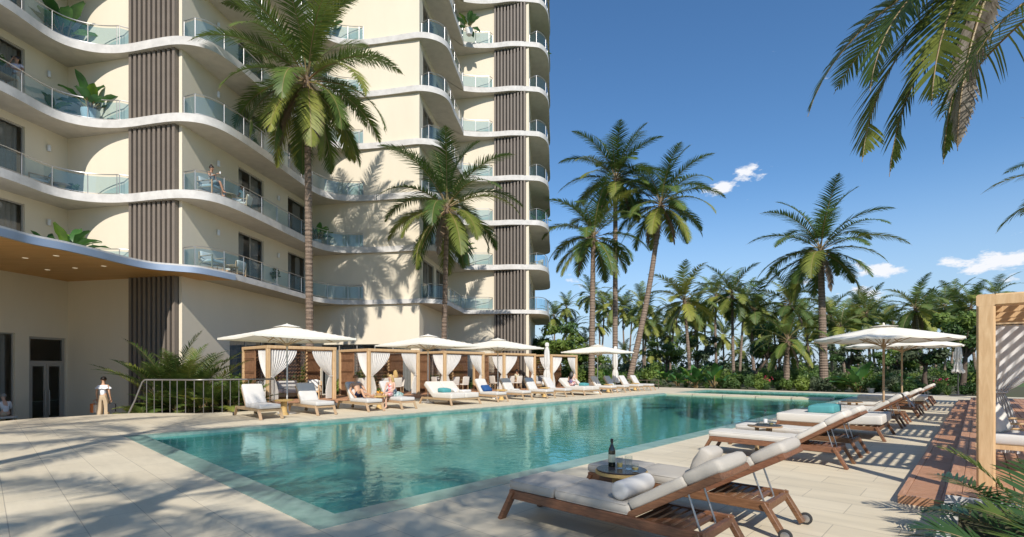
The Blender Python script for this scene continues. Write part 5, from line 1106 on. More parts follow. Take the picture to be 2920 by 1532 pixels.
# the couple on the loungers
zs = .33 + .145; lo = loc_on(7.62, 12.5, LEFT, 0, 0, 0)
J = {'pelvis': (0, 0, zs + .10), 'chest': (0, -.16, zs + .41), 'neck': (0, -.20, zs + .58), 'head': (0, -.19, zs + .74), 'look': (-.75, .6, 0)}
for s, x in (('R', 1), ('L', -1)):
    J['sh' + s] = (.19 * x, -.18, zs + .53); J['hp' + s] = (.10 * x, .03, zs + .09)
J.update(elR=(.28, -.12, zs + .27), wrR=(.24, .10, zs + .09), elL=(-.27, -.02, zs + .30), wrL=(-.12, .28, zs + .27), knR=(.11, .42, zs + .33), anR=(.10, .60, zs + .05), toR=(.11, .74, zs + .045), knL=(-.13, .46, zs + .14), anL=(-.10, .88, zs + .06), toL=(-.11, .93, zs + .17))
person('shirtless man in navy trunks sitting with legs out on a lounger', loc_on(7.62, 12.5, LEFT, 0, .12, 0), LEFT + math.pi, J, 'tan', 'auburn', 'short', [('trunks', c_navy, 'shorts', 1)], 1.06)
J = sit(.47, an=(.07, .40, .085), kn=(.08, .44)); J['look'] = (.3, .9, 0); J['wrR'] = (.06, .36, .62); J['wrL'] = (-.04, .36, .63)
person('blonde woman in a red floral swimsuit seated on a lounger edge', loc_on(9.1, 12.5, LEFT, -.20, -.12, 0), LEFT + R(112), J, 'fair', 'blonde', 'long', [('swimsuit', c_floral, 'top', .96), ('sarong', c_floral, 'skirt', .95)], .9)
pd = loc_on(22.4, 12.95, LEFT, -.5, .12, 0); zs = .53; J = sit(zs, lean=-.1); J.update(knR=(.08, .42, zs + .26), anR=(.06, .78, zs + .06), toR=(.06, .92, zs + .05), knL=(-.1, .44, zs + .12), anL=(-.08, .84, zs + .06), toL=(-.08, .95, zs + .08), elR=(.2, .16, zs + .34), wrR=(.10, .26, zs + .60), wrL=(-.05, .40, zs + .26)); J['look'] = (0, 1, -.1)
person('dark haired woman in a blue and coral dress sitting on the far daybed', pd, LEFT - R(80), J, 'fair', 'black', 'long', [('dress_top', c_blue, 'top', 1), ('dress_skirt', c_coral, 'skirt', 1)], .92)
# diners
J = sit(.49); person('blonde woman seen from behind at the second cabana\'s table', W(CU[1] + 1.75 + .42, 18.95 - .66, .15), LEFT, J, 'fair', 'blonde', 'long', [('top', c_dark, 'top', .95), ('skirt', c_dark, 'skirt', 1)], .9)
person('dark curly haired diner in a pale top in the fourth cabana', W(CU[3] + 1.75 + .42, 18.95 - .66, .15), LEFT, sit(.49), 'brown', 'black', 'curly', [('top', CL('cloth_sand', (.62, .55, .38)), 'tee', 1), ('trousers', c_beige, 'trousers', 1)], .95)
# ------------------------------------------------------------------ palms and plants
UPZ = Vector((0, 0, 1))
def frond(b, base, az, e0, L, droop, n, ll, lw, rnd, mi=0, seg=2, hang=.5, rmi=3, start=.14, rr=.026, sides=4, twist=0.0, ragged=0.0):
    N_ = 12; pts = []; p = Vector(base); ts = []
    bend = rnd.uniform(-.25, .25)
    for i in range(N_ + 1):
        t = i / N_; e = e0 - droop * t ** 1.25; a = az + bend * t * t
        d = Vector((math.cos(e) * math.cos(a), math.cos(e) * math.sin(a), math.sin(e))); pts.append(p.copy()); ts.append(d); p = p + d * (L / N_)
    b.tube(pts, [rr * (1 - .85 * i / N_) for i in range(N_ + 1)], sides, rmi, True, False)
    S0 = Vector((-math.sin(az), math.cos(az), 0))
    vs = []; fs = []
    for k in range(n):
        t = start + (1 - start) * (k + rnd.uniform(-.2, .2)) / n; t = min(.995, max(start, t)); i = min(N_ - 1, int(t * N_)); f = t * N_ - i
        pos = pts[i].lerp(pts[i + 1], f); T = ts[i].lerp(ts[min(i + 1, N_)], f).normalized()
        S = (S0 - T * S0.dot(T)).normalized(); Nn = S.cross(T)
        if Nn.z < 0 and abs(T.z) < .98: Nn = -Nn
        prof = (math.sin(math.pi * min(1, (t - start) / (1 - start) * .86 + .16)) ** .7) * (1 if t < .9 else 1 - (t - .9) * 4.5)
        tw_ = twist * t
        for sd in (-1, 1):
            if ragged and rnd.random() < ragged: continue
            l = ll * prof * rnd.uniform(.86, 1.1); fw = .42 + .55 * t
            d0 = (S * sd * math.cos(tw_) + Nn * (.30 + sd * math.sin(tw_)) + T * fw + Vector((rnd.uniform(-.12, .12), rnd.uniform(-.12, .12), rnd.uniform(-.14, .10)))).normalized()
            wv = (T - d0 * T.dot(d0)); wv = wv.normalized() * (lw * .5 * rnd.uniform(.8, 1.15)); o = len(vs); q = pos.copy(); dd = d0
            for s in range(seg + 1):
                g = s / seg; wd = (1 - .25 * g if g < .6 else 2.1 * (1 - g) + .01) if seg > 2 else (1, .85, .04)[s]
                vs += [q - wv * wd, q + wv * wd]
                dd = (d0 - UPZ * hang * (g + .35) * (1.0)).normalized(); q = q + dd * (l / seg)
            fs += [(o + 2 * s, o + 2 * s + 1, o + 2 * s + 3, o + 2 * s + 2) for s in range(seg)]
    b.add(vs, fs, mi)
LEAFM = [M['leaf'], M['leaf_y'], M['leaf_d'], M['rachis'], M['trunk']]
def crown_mesh(seed, L, nf=24, nl=40, ll=.85, lw=.055, seg=2, dead=2, old=.30, low=-38, sides=4, name='crown', nuts=True, upright=80):
    rnd = random.Random(seed); b = MB()
    for i in range(nf):
        q = (i + .5) / nf; az = i * 2.39996 + rnd.uniform(-.25, .25); e0 = R(upright + (low - upright) * q ** 1.05 + rnd.uniform(-7, 7)); dr = R(42 + 48 * math.sin(math.pi * min(1, q * 1.15)) ** .8 * (1 - .35 * q) + rnd.uniform(-12, 14))
        Lf = L * (.80 + .24 * math.sin(math.pi * min(1, q + .25))) * rnd.uniform(.92, 1.08)
        o = Vector((math.cos(az), math.sin(az), 0)) * (.04 + .12 * q); mi = 1 if rnd.random() < old * (.25 + 1.5 * q) else 0
        frond(b, (o.x, o.y, .35 - .5 * q), az, e0, Lf, dr, nl, ll * (L / 5) ** .5, lw, rnd, mi, seg, hang=.30 + .45 * q, rr=.035 * L / 5, sides=sides)
    for i in range(dead):
        az = rnd.uniform(0, 6.28); frond(b, (math.cos(az) * .14, math.sin(az) * .14, -.15), az, R(-55), L * .62, R(34), int(nl * .7), ll * .55, lw * 1.1, rnd, 2, seg, hang=1.2, rr=.03, sides=sides)
    b.lathe([(.05, -.75), (.16, -.55), (.20, -.2), (.17, .15), (.08, .5), (.02, .8)], 10, mi=2)
    if nuts:
        for i in range(9): a = i * .75 + rnd.random() * .3; b.ball((.26 * math.cos(a), .26 * math.sin(a), -.35 - .16 * (i % 3)), (.11, .11, .14), 7, 5, mi=(1 if i % 3 else 2))
    return b
def trunk_mesh(base, top, r0, r1, bend, rings, sides=12, rnd=None):
    b = MB(); base, top = Vector(base), Vector(top); H = (top - base).length; pts = []; rs = []; n = rings * 2
    for i in range(n + 1):
        t = i / n; p = base.lerp(top, t) + Vector(bend) * math.sin(math.pi * t ** 1.1); pts.append(p)
        r = r0 + (r1 - r0) * min(1, t * 1.1) + (r0 * .55 * max(0, 1 - t * H / .8) ** 2 if t * H < .8 else 0)
        rs.append(r * (1.06 if i % 2 else .95) * (1 + (rnd.uniform(-.02, .02) if rnd else 0)))
    b.tube(pts, rs, sides, 0, False); return b
def palm(name, label, base, top, seed, L, r0=.2, r1=.14, bend=(0, 0, 0), detail=1, group=None, crown_data=None, rot=0.0, scale=1.0, tilt=(0, 0), **kw):
    t = thing(name, label, 'palm tree', base, 0, group); top_l = Vector(top) - Vector(base); rnd = random.Random(seed)
    tb = trunk_mesh((0, 0, 0), top_l, r0, r1, bend, max(6, int(top_l.length / (.2 if detail else .55))), 12 if detail else 7, rnd); tb.build('trunk', M['trunk'], t)
    if crown_data is None: c = crown_mesh(seed, L, **kw).build('crown', LEAFM, t)
    else: c = bpy.data.objects.new('crown', crown_data); COL.objects.link(c); c.parent = t
    c.location = top_l; c.rotation_euler = (tilt[0], tilt[1], rot); c.scale = (scale,) * 3; return t
def ctop(px, py, dep): return Vector(((px - CX) / FOC * dep, dep, EYE + (HZ - py) / FOC * dep))
GP = 'tall palms around the pool'
palm('coconut_palm', 'tallest coconut palm on the left, before the tower, with a dead brown skirt', at(885, 26.4, -.3), ctop(876, 236, 23.6), 11, 5.2, .20, .15, group=GP, nf=36, nl=74, ll=.95, lw=.055, dead=6, old=.2, low=-62, upright=80)
palm('coconut_palm', 'slimmer coconut palm before the tower, right of the tallest left one', at(1262, 31.6, -.3), ctop(1275, 598, 28.4), 23, 4.9, .18, .13, group=GP, nf=28, nl=66, ll=.95, lw=.06, dead=1, old=.28, low=-55, upright=82)
palm('coconut_palm', 'left straight palm of the three rising beyond the far umbrella', at(1686, 41, -.1), ctop(1692, 680, 41), 37, 5.5, .27, .19, group=GP, nf=27, nl=58, ll=1.05, lw=.072, dead=1, old=.3, low=-45)
palm('coconut_palm', 'tallest middle palm of the three rising beyond the far umbrella', at(1754, 44, -.1), ctop(1755, 515, 44), 41, 5.5, .24, .19, group=GP, nf=32, nl=58, ll=1.05, lw=.072, dead=3, old=.28, low=-40)
palm('coconut_palm', 'leaning right palm of the three rising beyond the far umbrella', at(1790, 43, -.1), ctop(1884, 585, 43), 53, 5.8, .27, .19, bend=(.25, 0, -.2), group=GP, nf=33, nl=58, ll=1.05, lw=.072, dead=4, old=.28, low=-42, upright=76)
palm('coconut_palm', 'lone tall palm standing left of the right hand umbrellas', at(2350, 39.6, -.1), ctop(2340, 718, 39.6), 67, 5.9, .33, .22, group=GP, nf=28, nl=62, ll=1.1, lw=.072, dead=1, old=.3, low=-42, upright=82)
palm('date_palm', 'short bushy palm at the garden edge, left of the lone tall palm', at(2242, 39.4, -.05), ctop(2246, 975, 39.4), 71, 3.6, .24, .18, group=GP, nf=28, nl=42, ll=.65, lw=.06, dead=2, old=.12, low=-45, nuts=False)
# grove beyond: crowns shared between copies
FARC = [crown_mesh(100 + i, 4.8, nf=21 + i, nl=28, ll=1.1, lw=.12, seg=2, dead=1 + i % 2, old=.42, low=-48, sides=3).mesh('far_crown') for i in range(5)]
for me in FARC:
    for m_ in [M['leaf_far']] + LEAFM[1:]: me.materials.append(m_)
grove = [(1580, 906, 65), (1635, 940, 60), (1685, 845, 68), (1746, 882, 75), (1709, 930, 50), (1802, 902, 55), (1845, 915, 80), (1952, 862, 125), (2042, 850, 95), (2088, 846, 112), (1903, 958, 60), (2149, 893, 112), (1925, 918, 70), (2253, 872, 118),
         (2397, 938, 100), (2438, 904, 70), (2486, 922, 80), (2523, 926, 70), (1905, 1002, 55), (1983, 948, 90), (1861, 1000, 66), (2432, 908, 55), (2633, 912, 98), (2695, 880, 85), (2768, 880, 95), (2573, 1008, 80), (2838, 846, 80), (1780, 1010, 50), (2062, 962, 66), (2112, 1000, 60),
         (2205, 932, 80), (2330, 936, 62), (2600, 965, 58), (1545, 985, 48), (2010, 905, 72), (2180, 975, 70), (2300, 985, 60), (1668, 985, 48), (2895, 905, 70), (2730, 930, 60), (1615, 880, 55), (1722, 872, 60), (1776, 882, 60), (1832, 872, 75), (1872, 932, 60), (1986, 880, 85), (2122, 870, 90), (2172, 906, 80), (2292, 905, 85), (2362, 900, 75), (2452, 882, 70), (2662, 890, 80), (2722, 866, 80), (2610, 882, 105), (2470, 900, 95), (2370, 915, 95), (2745, 905, 90), (2545, 930, 85)]
grove.sort(); rg = random.Random(8); ORD = ['first', 'second', 'third', 'fourth', 'fifth', 'sixth', 'seventh', 'eighth', 'ninth', 'tenth', 'eleventh', 'twelfth', 'thirteenth', 'fourteenth', 'fifteenth', 'sixteenth', 'seventeenth', 'eighteenth', 'nineteenth', 'twentieth']
ORD += ['twenty-' + o for o in ORD[:9]] + ['thirtieth'] + ['thirty-' + o for o in ORD[:9]] + ['fortieth'] + ['forty-' + o for o in ORD[:9]] + ['fiftieth'] + ['fifty-' + o for o in ORD[:9]]
for i, (px, py, hs_) in enumerate(grove):
    dep = max(52, min(105, 4.7 * FOC / hs_)); k = i % 5; sc_ = hs_ * dep / FOC / 4.7; top = ctop(px, py, dep); lean = rg.uniform(-1.2, 1.2)
    palm('grove_palm', 'coconut palm of the grove beyond the pool, %s from the left' % ORD[i], Vector((top.x + lean, dep, -.6)), top, 200 + i, 4.8, .20, .15, bend=(rg.uniform(-.3, .3), 0, 0), detail=0, group='palms of the grove beyond the pool', crown_data=FARC[k], rot=rg.uniform(0, 6.28), scale=sc_, tilt=(rg.uniform(-.12, .12), rg.uniform(-.12, .12)))
# palm leaning in from the right: its crown is above the frame and its fronds hang into view
t = thing('overhanging_palm', 'near palm whose long fronds hang in from the top right corner', 'palm tree', (13.2, 9.6, 0), 0, None)
hub = Vector((9.2, 9.2, 9.4)) - Vector((13.2, 9.6, 0)); tb = trunk_mesh((0, 0, 0), hub, .24, .17, (1.2, 0, 1.2), 40, 12, random.Random(1)); tb.build('trunk', M['trunk'], t)
LM2 = [M['leaf'], M['leaf_y'], M['leaf_grey'], M['rachis'], M['trunk']]
rn = random.Random(4)
def hanging(tip_az, e0, L, droop, mi, n=62, ll=.95, lw=.042, hang=.5, base=(0, 0, 0), ragged=.04, twist=0, start=.12):
    b = MB(); frond(b, hub + Vector(base), tip_az, e0, L, droop, n, ll, lw, rn, mi, 3, hang=hang, rr=.036, sides=7, ragged=ragged, start=start, twist=twist); b.build('frond', LM2, t)
hanging(R(181), R(-34), 5.0, R(54), 1, ll=1.1, lw=.06, n=70, twist=.35); hanging(R(178), R(16), 3.4, R(40), 0, ll=1.0, lw=.055); hanging(R(196), R(-58), 4.2, R(34), 2, ll=.62, hang=1.6, n=80, lw=.07)
hanging(R(188), R(-18), 4.5, R(66), 0, ll=.95, lw=.055, hang=.8); hanging(R(170), R(-48), 4.7, R(40), 0, ll=.85, lw=.055, hang=1.0); hanging(R(205), R(-30), 4.6, R(58), 1, ll=1.0, lw=.055); hanging(R(222), R(5), 4.2, R(70), 0, lw=.055); hanging(R(160), R(-10), 4.4, R(70), 0, lw=.055); hanging(R(176), R(-64), 4.2, R(24), 0, ll=.7, lw=.055, hang=1.2)
hanging(R(100), R(20), 4.3, R(70), 0); hanging(R(60), R(25), 4.3, R(70), 0); hanging(R(20), R(15), 4.3, R(65), 0); hanging(R(330), R(25), 4.4, R(65), 0); hanging(R(280), R(10), 4.3, R(72), 0)
hanging(R(190), R(62), 4.4, R(60), 0, lw=.055); hanging(R(90), R(65), 4.4, R(60), 0); hanging(R(350), R(70), 4.2, R(55), 0)
c = MB(); c.lathe([(.1, -.6), (.24, -.4), (.26, 0), (.16, .4), (.03, .8)], 12, c=tuple(hub), mi=0); c.build('crown_shaft', M['leaf_d'], t)
# second leaning palm just past the right edge, nearer the camera: one dark bare-tipped frond shows
t2 = thing('overhanging_palm', 'near palm beyond the right edge with one dark thin leaved frond in view', 'palm tree', (9.2, 6.0, 0)); hub2 = Vector((8.15, 6.6, 7.0)) - Vector((9.2, 6.0, 0)); tb = trunk_mesh((0, 0, 0), hub2, .2, .15, (.6, -.3, .5), 34, 12, random.Random(2)); tb.build('trunk', M['trunk'], t2)
for az, e0, L, dr, mi in [(R(168), R(-8), 2.5, R(74), 0), (R(182), R(15), 2.3, R(80), 0), (R(80), R(20), 3.6, R(70), 0), (R(20), R(30), 3.6, R(70), 0), (R(310), R(10), 3.6, R(70), 1), (R(255), R(40), 3.5, R(60), 0), (R(120), R(55), 3.4, R(50), 0)]:
    b = MB(); frond(b, hub2, az, e0, L, dr, 52, .95, .028, rn, mi, 3, hang=.75, rr=.03, sides=7, ragged=.12); b.build('frond', LM2, t2)
palm('coconut_palm', 'palm cut off by the right edge, above the cedar cabana', (24.6, 22, -.1), ctop(3130, 520, 22), 83, 4.2, .22, .16, nf=22, nl=40, ll=.9, lw=.05, group=GP, low=-40)
# palms behind the viewer, whose shade dapples the paving
for i, (x, y, h, sd, L) in enumerate([(-8.4, .6, 9.6, 5, 4.8), (-3.6, -5.2, 9.4, 6, 4.8), (-.5, -7.3, 9.3, 7, 3.9), (1.35, -7.3, 9.1, 13, 3.5), (-12.6, -.2, 9.9, 10, 4.8)]):
    palm('shade_palm', 'palm standing behind the viewer, casting frond shade on the paving', (x + .8, y - .5, 0), (x, y, h), 300 + sd, L, .2, .15, group='palms behind the viewer', nf=14, nl=34, ll=.85, lw=.055, dead=0, old=.2, low=-25)
# ---- clumps of arching fronds
def clump(seed, n, L, ll, lw, mats, nl=26, spread=.25, e=(55, 88), seg=2, name='palm_clump', label='x', cat='palm plant', loc=(0, 0, 0), group=None, arch=70, rr=.012, hang=.25, stems=True):
    rnd = random.Random(seed); t = thing(name, label, cat, loc, 0, group); b = MB()
    for i in range(n):
        az = i * 2.4 + rnd.uniform(-.3, .3); q = (i + .5) / n; a = rnd.uniform(0, 6.28); r = spread * math.sqrt(rnd.random())
        frond(b, (r * math.cos(a), r * math.sin(a), 0), az, R(e[1] + (e[0] - e[1]) * q), L * rnd.uniform(.75, 1.1), R(arch * rnd.uniform(.7, 1.2)), nl, ll, lw, rnd, 0 if rnd.random() < .78 else 1, seg, hang=hang, rr=rr, start=.3, sides=4)
    b.build('foliage', mats, t)
    if stems:
        s = MB()
        for i in range(max(3, n // 4)): a = rnd.uniform(0, 6.28); r = spread * rnd.random(); s.tube([(r * math.cos(a), r * math.sin(a), -.05), (r * 1.2 * math.cos(a), r * 1.2 * math.sin(a), L * .28)], [.03, .018], 6)
        s.build('stem', M['rachis'], t)
    return t
CLM2 = [M['leaf_dk'], M['leaf'], M['leaf_d'], M['rachis']]
CLM = [M['leaf'], M['leaf_y'], M['leaf_d'], M['rachis']]; GA = 'feathery palms behind the metal railing'
for px, dep, n, L, z, lab in [(492, 19.9, 28, 3.5, -.3, 'tall feathery palm behind the railing, before the dark fin screen'), (545, 20.2, 22, 3.2, -.3, 'feathery palm behind the railing, right of the tallest one'), (600, 19.6, 18, 2.0, -.2, 'feathery palm near the left cabana corner'), (452, 19.0, 20, 1.6, -.4, 'low feathery palm behind the sloping end of the railing'), (520, 18.9, 24, 1.5, -.1, 'low feathery plant behind the middle of the railing'), (580, 18.7, 22, 1.4, -.1, 'low feathery plant behind the railing beneath the umbrella'), (650, 19.1, 22, 1.7, -.1, 'feathery plant between the railing and the first lounger'), (402, 18.4, 14, 1.0, -.4, 'small feathery plant outside the sloping rail'), (690, 19.8, 20, 1.5, -.1, 'feathery plant in front of the first cabana screen')]:
    clump(int(px), n, L, .52 if L > 2 else .36, .038 if L > 2 else .032, CLM, 40, .3, (52, 87) if L > 2 else (25, 85), arch=58 if L > 2 else 66, loc=at(px, dep, z), label=lab, group=GA)
clump(777, 16, .95, .38, .034, CLM2, 15, .16, (4, 62), seg=3, loc=W(3.35, -5.3, .05), label='dark glossy palm leaves in the bottom right corner', arch=62, rr=.009)
clump(778, 10, .95, .30, .030, CLM2, 16, .14, (20, 75), seg=3, loc=W(4.3, -5.15, .12), label='young palm shoots in front of the cedar post', arch=45, rr=.009)
clump(779, 13, .88, .34, .034, CLM2, 15, .14, (0, 55), seg=3, loc=W(2.8, -5.12, .05), label='palm leaves touching the lower edge of the photo at right', arch=62, rr=.009)
t = thing('planter', 'low grey planter edge under the palm leaves at bottom right', 'planter', W(4.1, -4.56)); b = MB()
for (x0, x1, y0, y1) in ((-1.9, .82, -.06, .06), (-1.9, .82, -2.0, -1.88), (-1.9, -1.78, -1.879, -.061), (.70, .82, -1.879, -.061)): b.box(x0, x1, y0, y1, 0, .22)
b.build('wall', M['concrete'], t); b = MB(); b.box(-1.775, .695, -1.875, -.065, 0, .16); b.build('soil', M['soil'], t); t.rotation_euler = (0, 0, RZ)
# ---- leafy shrubs, trees, broad-leaved plants
def leaf_cloud(b, c, r, n, size, rnd, mi=0, squash=1.0, flat=.5):
    vs = []; fs = []
    lumps = [(Vector((rnd.gauss(0, 1), rnd.gauss(0, 1), rnd.gauss(0, .8))).normalized(), rnd.uniform(.55, 1.05)) for _ in range(9)]
    for i in range(n):
        d = Vector((rnd.gauss(0, 1), rnd.gauss(0, 1), rnd.gauss(0, 1))).normalized()
        k = max((d.dot(l) ** 3 * a for l, a in lumps if d.dot(l) > 0), default=.4); rad = (.45 + .55 * k) * rnd.random() ** .38
        p = Vector((c[0] + d.x * r[0] * rad, c[1] + d.y * r[1] * rad, c[2] + d.z * r[2] * rad))
        nn = (d + Vector((rnd.gauss(0, .6), rnd.gauss(0, .6), rnd.gauss(.3, .6)))).normalized(); a = nn.orthogonal().normalized(); a = Quaternion(nn, rnd.uniform(0, 6.28)) @ a; bb = nn.cross(a); s = size * rnd.uniform(.6, 1.3); o = len(vs)
        vs += [p - a * s, p - bb * s * flat - nn * s * .15, p + a * s * 1.1, p + bb * s * flat - nn * s * .15]; fs.append((o, o + 1, o + 2, o + 3))
    b.add(vs, fs, mi)
def shrub_mesh(seed, r, n, size, mi=0):
    rnd = random.Random(seed); b = MB()
    for i in range(5): leaf_cloud(b, (rnd.uniform(-.5, .5) * r[0], rnd.uniform(-.5, .5) * r[1], r[2] * rnd.uniform(.45, 1.1)), (r[0] * .7, r[1] * .7, r[2] * .75), n // 5, size, rnd, mi if rnd.random() < .7 else 1)
    return b
SHM = {'dark leafy': [M['bush'], M['bush_y']], 'bright leafy': [M['bush_y'], M['bush']], 'grey green': [M['bush_g'], M['bush']]}
PRO = {}
for kx, ms in SHM.items():
    PRO[kx] = []
    for j in range(2):
        me = shrub_mesh(400 + j + len(kx) * 7, (1.25, 1.1, 1.0), 1500, .11).mesh('foliage')
        for m_ in ms: me.materials.append(m_)
        PRO[kx].append(me)
def blade_mesh(seed, n=46, L=1.1, w_=.05):
    rnd = random.Random(seed); b = MB()
    for i in range(n):
        az = rnd.uniform(0, 6.28); e = R(rnd.uniform(35, 88)); dr = R(rnd.uniform(30, 95)); p = Vector((rnd.gauss(0, .08), rnd.gauss(0, .08), 0)); vs = []; l = L * rnd.uniform(.6, 1.1)
        for k in range(6):
            t = k / 5; a = e - dr * t ** 1.3; d = Vector((math.cos(a) * math.cos(az), math.cos(a) * math.sin(az), math.sin(a))); s = Vector((-math.sin(az), math.cos(az), 0)) * w_ * .5 * (1 - t ** 2 * .96); vs += [p - s, p + s]; p = p + d * l / 5
        b.add(vs, [(2 * k, 2 * k + 1, 2 * k + 3, 2 * k + 2) for k in range(5)], 0 if rnd.random() < .8 else 1, True)
    return b
BLM = blade_mesh(9).mesh('foliage'); BLM.materials.append(M['bush']); BLM.materials.append(M['bush_y'])
def big_leaf(b, p, az, e, L, w_, dr, rnd, mi=0, petiole=.35):
    p = Vector(p); pts = []; N_ = 9; dirs = []
    for k in range(N_ + 1):
        t = k / N_; a = e - dr * t ** 1.4; d = Vector((math.cos(a) * math.cos(az), math.cos(a) * math.sin(az), math.sin(a))); pts.append(p.copy()); dirs.append(d); p = p + d * L / N_
    k0 = int(petiole * N_); b.tube(pts[:k0 + 2], .014 * L + .004, 5, 2, True, False); S = Vector((-math.sin(az), math.cos(az), 0)); vs = []; m = N_ - k0
    for k in range(k0, N_ + 1):
        t = (k - k0) / m; w2 = w_ * .5 * math.sin(math.pi * min(.97, t * .9 + .09)) ** .75; nn = S.cross(dirs[k]); nn = nn if nn.z > 0 else -nn; wob = .08 * w_ * math.sin(t * 14 + az * 3)
        vs += [pts[k] - S * w2 + nn * (w2 * .35 + wob), pts[k], pts[k] + S * w2 + nn * (w2 * .35 - wob)]
    b.add(vs, [(3 * k + c, 3 * k + c + 1, 3 * k + c + 4, 3 * k + c + 3) for k in range(m) for c in (0, 1)], mi, True)
BNM = [M['banana'], M['banana_y'], M['rachis']]
def broadleaf_mesh(seed, n=13, L=1.3, w_=.36, e=(25, 86)):
    rnd = random.Random(seed); b = MB()
    for i in range(n): q = (i + .5) / n; big_leaf(b, (rnd.gauss(0, .05), rnd.gauss(0, .05), 0), i * 2.4 + rnd.uniform(-.3, .3), R(e[1] + (e[0] - e[1]) * q), L * rnd.uniform(.8, 1.1), w_ * rnd.uniform(.85, 1.15), R(rnd.uniform(30, 75)), rnd, 1 if rnd.random() < .18 else 0)
    return b
BF = [broadleaf_mesh(20 + i).mesh('foliage') for i in range(3)]
for me in BF:
    for m_ in BNM: me.materials.append(m_)
def plant(name, label, cat, loc, me, sc_, rot, group, child='foliage'):
    t = thing(name, label, cat, loc, rot, group); c = bpy.data.objects.new(child, me); COL.objects.link(c); c.parent = t; c.scale = sc_ if isinstance(sc_, tuple) else (sc_,) * 3; return t
rs = random.Random(77); beds = []
front = [(1850 + i * 33 + rs.uniform(-10, 10)) for i in range(29)]
for i, px in enumerate(front):
    edge_u = 37.3 + rs.uniform(0, .9); r_ = (px - CX) / FOC                   # first row along the paving
    v_ = (O.x + U.x * edge_u - r_ * (O.y + U.y * edge_u)) / (r_ * V.y - V.x); p = W(edge_u, v_, -.05); beds.append((px, p, rs.choice(['grass', 'dark leafy', 'bright leafy', 'dark leafy', 'grass', 'grey green']), rs.uniform(.45, .8), 'front'))
for i in range(34): px = 1545 + i * 38 + rs.uniform(-14, 14); d = rs.uniform(43, 47); p = at(px, d if px > 1850 else d - 1, -.05); beds.append((px, p, rs.choice(['dark leafy', 'dark leafy', 'bright leafy', 'broad', 'grey green', 'dark leafy']), rs.uniform(.75, 1.15), 'middle'))
for i in range(30): px = 1540 + i * 45 + rs.uniform(-16, 16); d = rs.uniform(50, 60); p = at(px, d, -.3); beds.append((px, p, rs.choice(['dark leafy', 'bright leafy', 'grey green', 'dark leafy']), rs.uniform(.95, 1.35), 'back'))
for i in range(16): v_ = 18.9 + i * .9; beds.append((1500 + i, W(31 + rs.uniform(0, 3) + i * .1, v_, -.05), rs.choice(['dark leafy', 'bright leafy', 'dark leafy', 'broad']), rs.uniform(.9, 1.5), 'cabana side'))
cnt = {}
for px, p, kd, s_, row in sorted(beds, key=lambda q: q[0]):
    cnt[(kd, row)] = cnt.get((kd, row), 0) + 1; o_ = ORD[cnt[(kd, row)] - 1]
    nmx = {'grass': 'tufted grass plant', 'broad': 'broad leaved plant'}.get(kd, kd + ' shrub')
    lab = '%s, %s row of the garden, %s of its kind from left' % (nmx, row, o_)
    if kd == 'grass': plant('grass_plant', lab, 'plant', p, BLM, s_ * 1.2, rs.uniform(0, 6), 'garden plants beyond the pool')
    elif kd == 'broad': plant('broadleaf_plant', lab, 'plant', p, BF[cnt[(kd, row)] % 3], s_ * 1.35, rs.uniform(0, 6), 'garden plants beyond the pool')
    else: plant('shrub', lab, 'shrub', p, PRO[kd][cnt[(kd, row)] % 2], (s_, s_, s_ * rs.uniform(.85, 1.2)), rs.uniform(0, 6), 'garden plants beyond the pool')
for i in range(14):                                    # hedge behind the left cabanas
    plant('shrub', 'dark leafy shrub behind the left cabanas, %s from the left' % ORD[i], 'shrub', W(6.5 + i * 1.75, 22.2 + rs.uniform(-.3, .3), -.05), PRO['dark leafy'][i % 2], (.8, .65, .85 + .15 * (i % 3)), rs.uniform(0, 6), 'shrubs behind the left cabanas')
b = MB(); rr_ = random.Random(6); leaf_cloud(b, (0, 0, .32), (.38, .38, .34), 700, .045, rr_)
for px, dep in ((2103, 36.9 - 0), ): o = b.build('ball_shrub', [M['bush_y']]); o.location = at(px, 39.2, -.03); tag(o, 'clipped round ball shrub by the far edge of the pool paving', 'shrub')
for px, py_d, lab in ((2040, 40.2, 'large philodendron with paddle leaves left of the round ball shrub'), (1985, 41.0, 'large philodendron farther left along the far paving'), (2455, 33.2, 'broad leaved plant behind the round umbrella pole')):
    plant('philodendron', lab, 'plant', at(px, py_d, -.05), BF[0], 1.75, px, 'big paddle leaved plants')
for px, dep, lab in ((2185, 40.2, 'red flowering bush left of the short palm'), (2685, 31.5, 'red flowering plant left of the closed dark poled umbrella')):
    t = plant('flowering_bush', lab, 'flowering bush', at(px, dep, -.05), PRO['dark leafy'][0], .55, 0, 'red flowering plants'); f = MB(); rf2 = random.Random(int(px))
    for i in range(16): a = rf2.uniform(0, 6.28); f.ball((.5 * math.cos(a) * rf2.random(), .5 * math.sin(a) * rf2.random(), .55 + .45 * rf2.random()), .05, 5, 4)
    f.build('blossom', M['flower'], t)
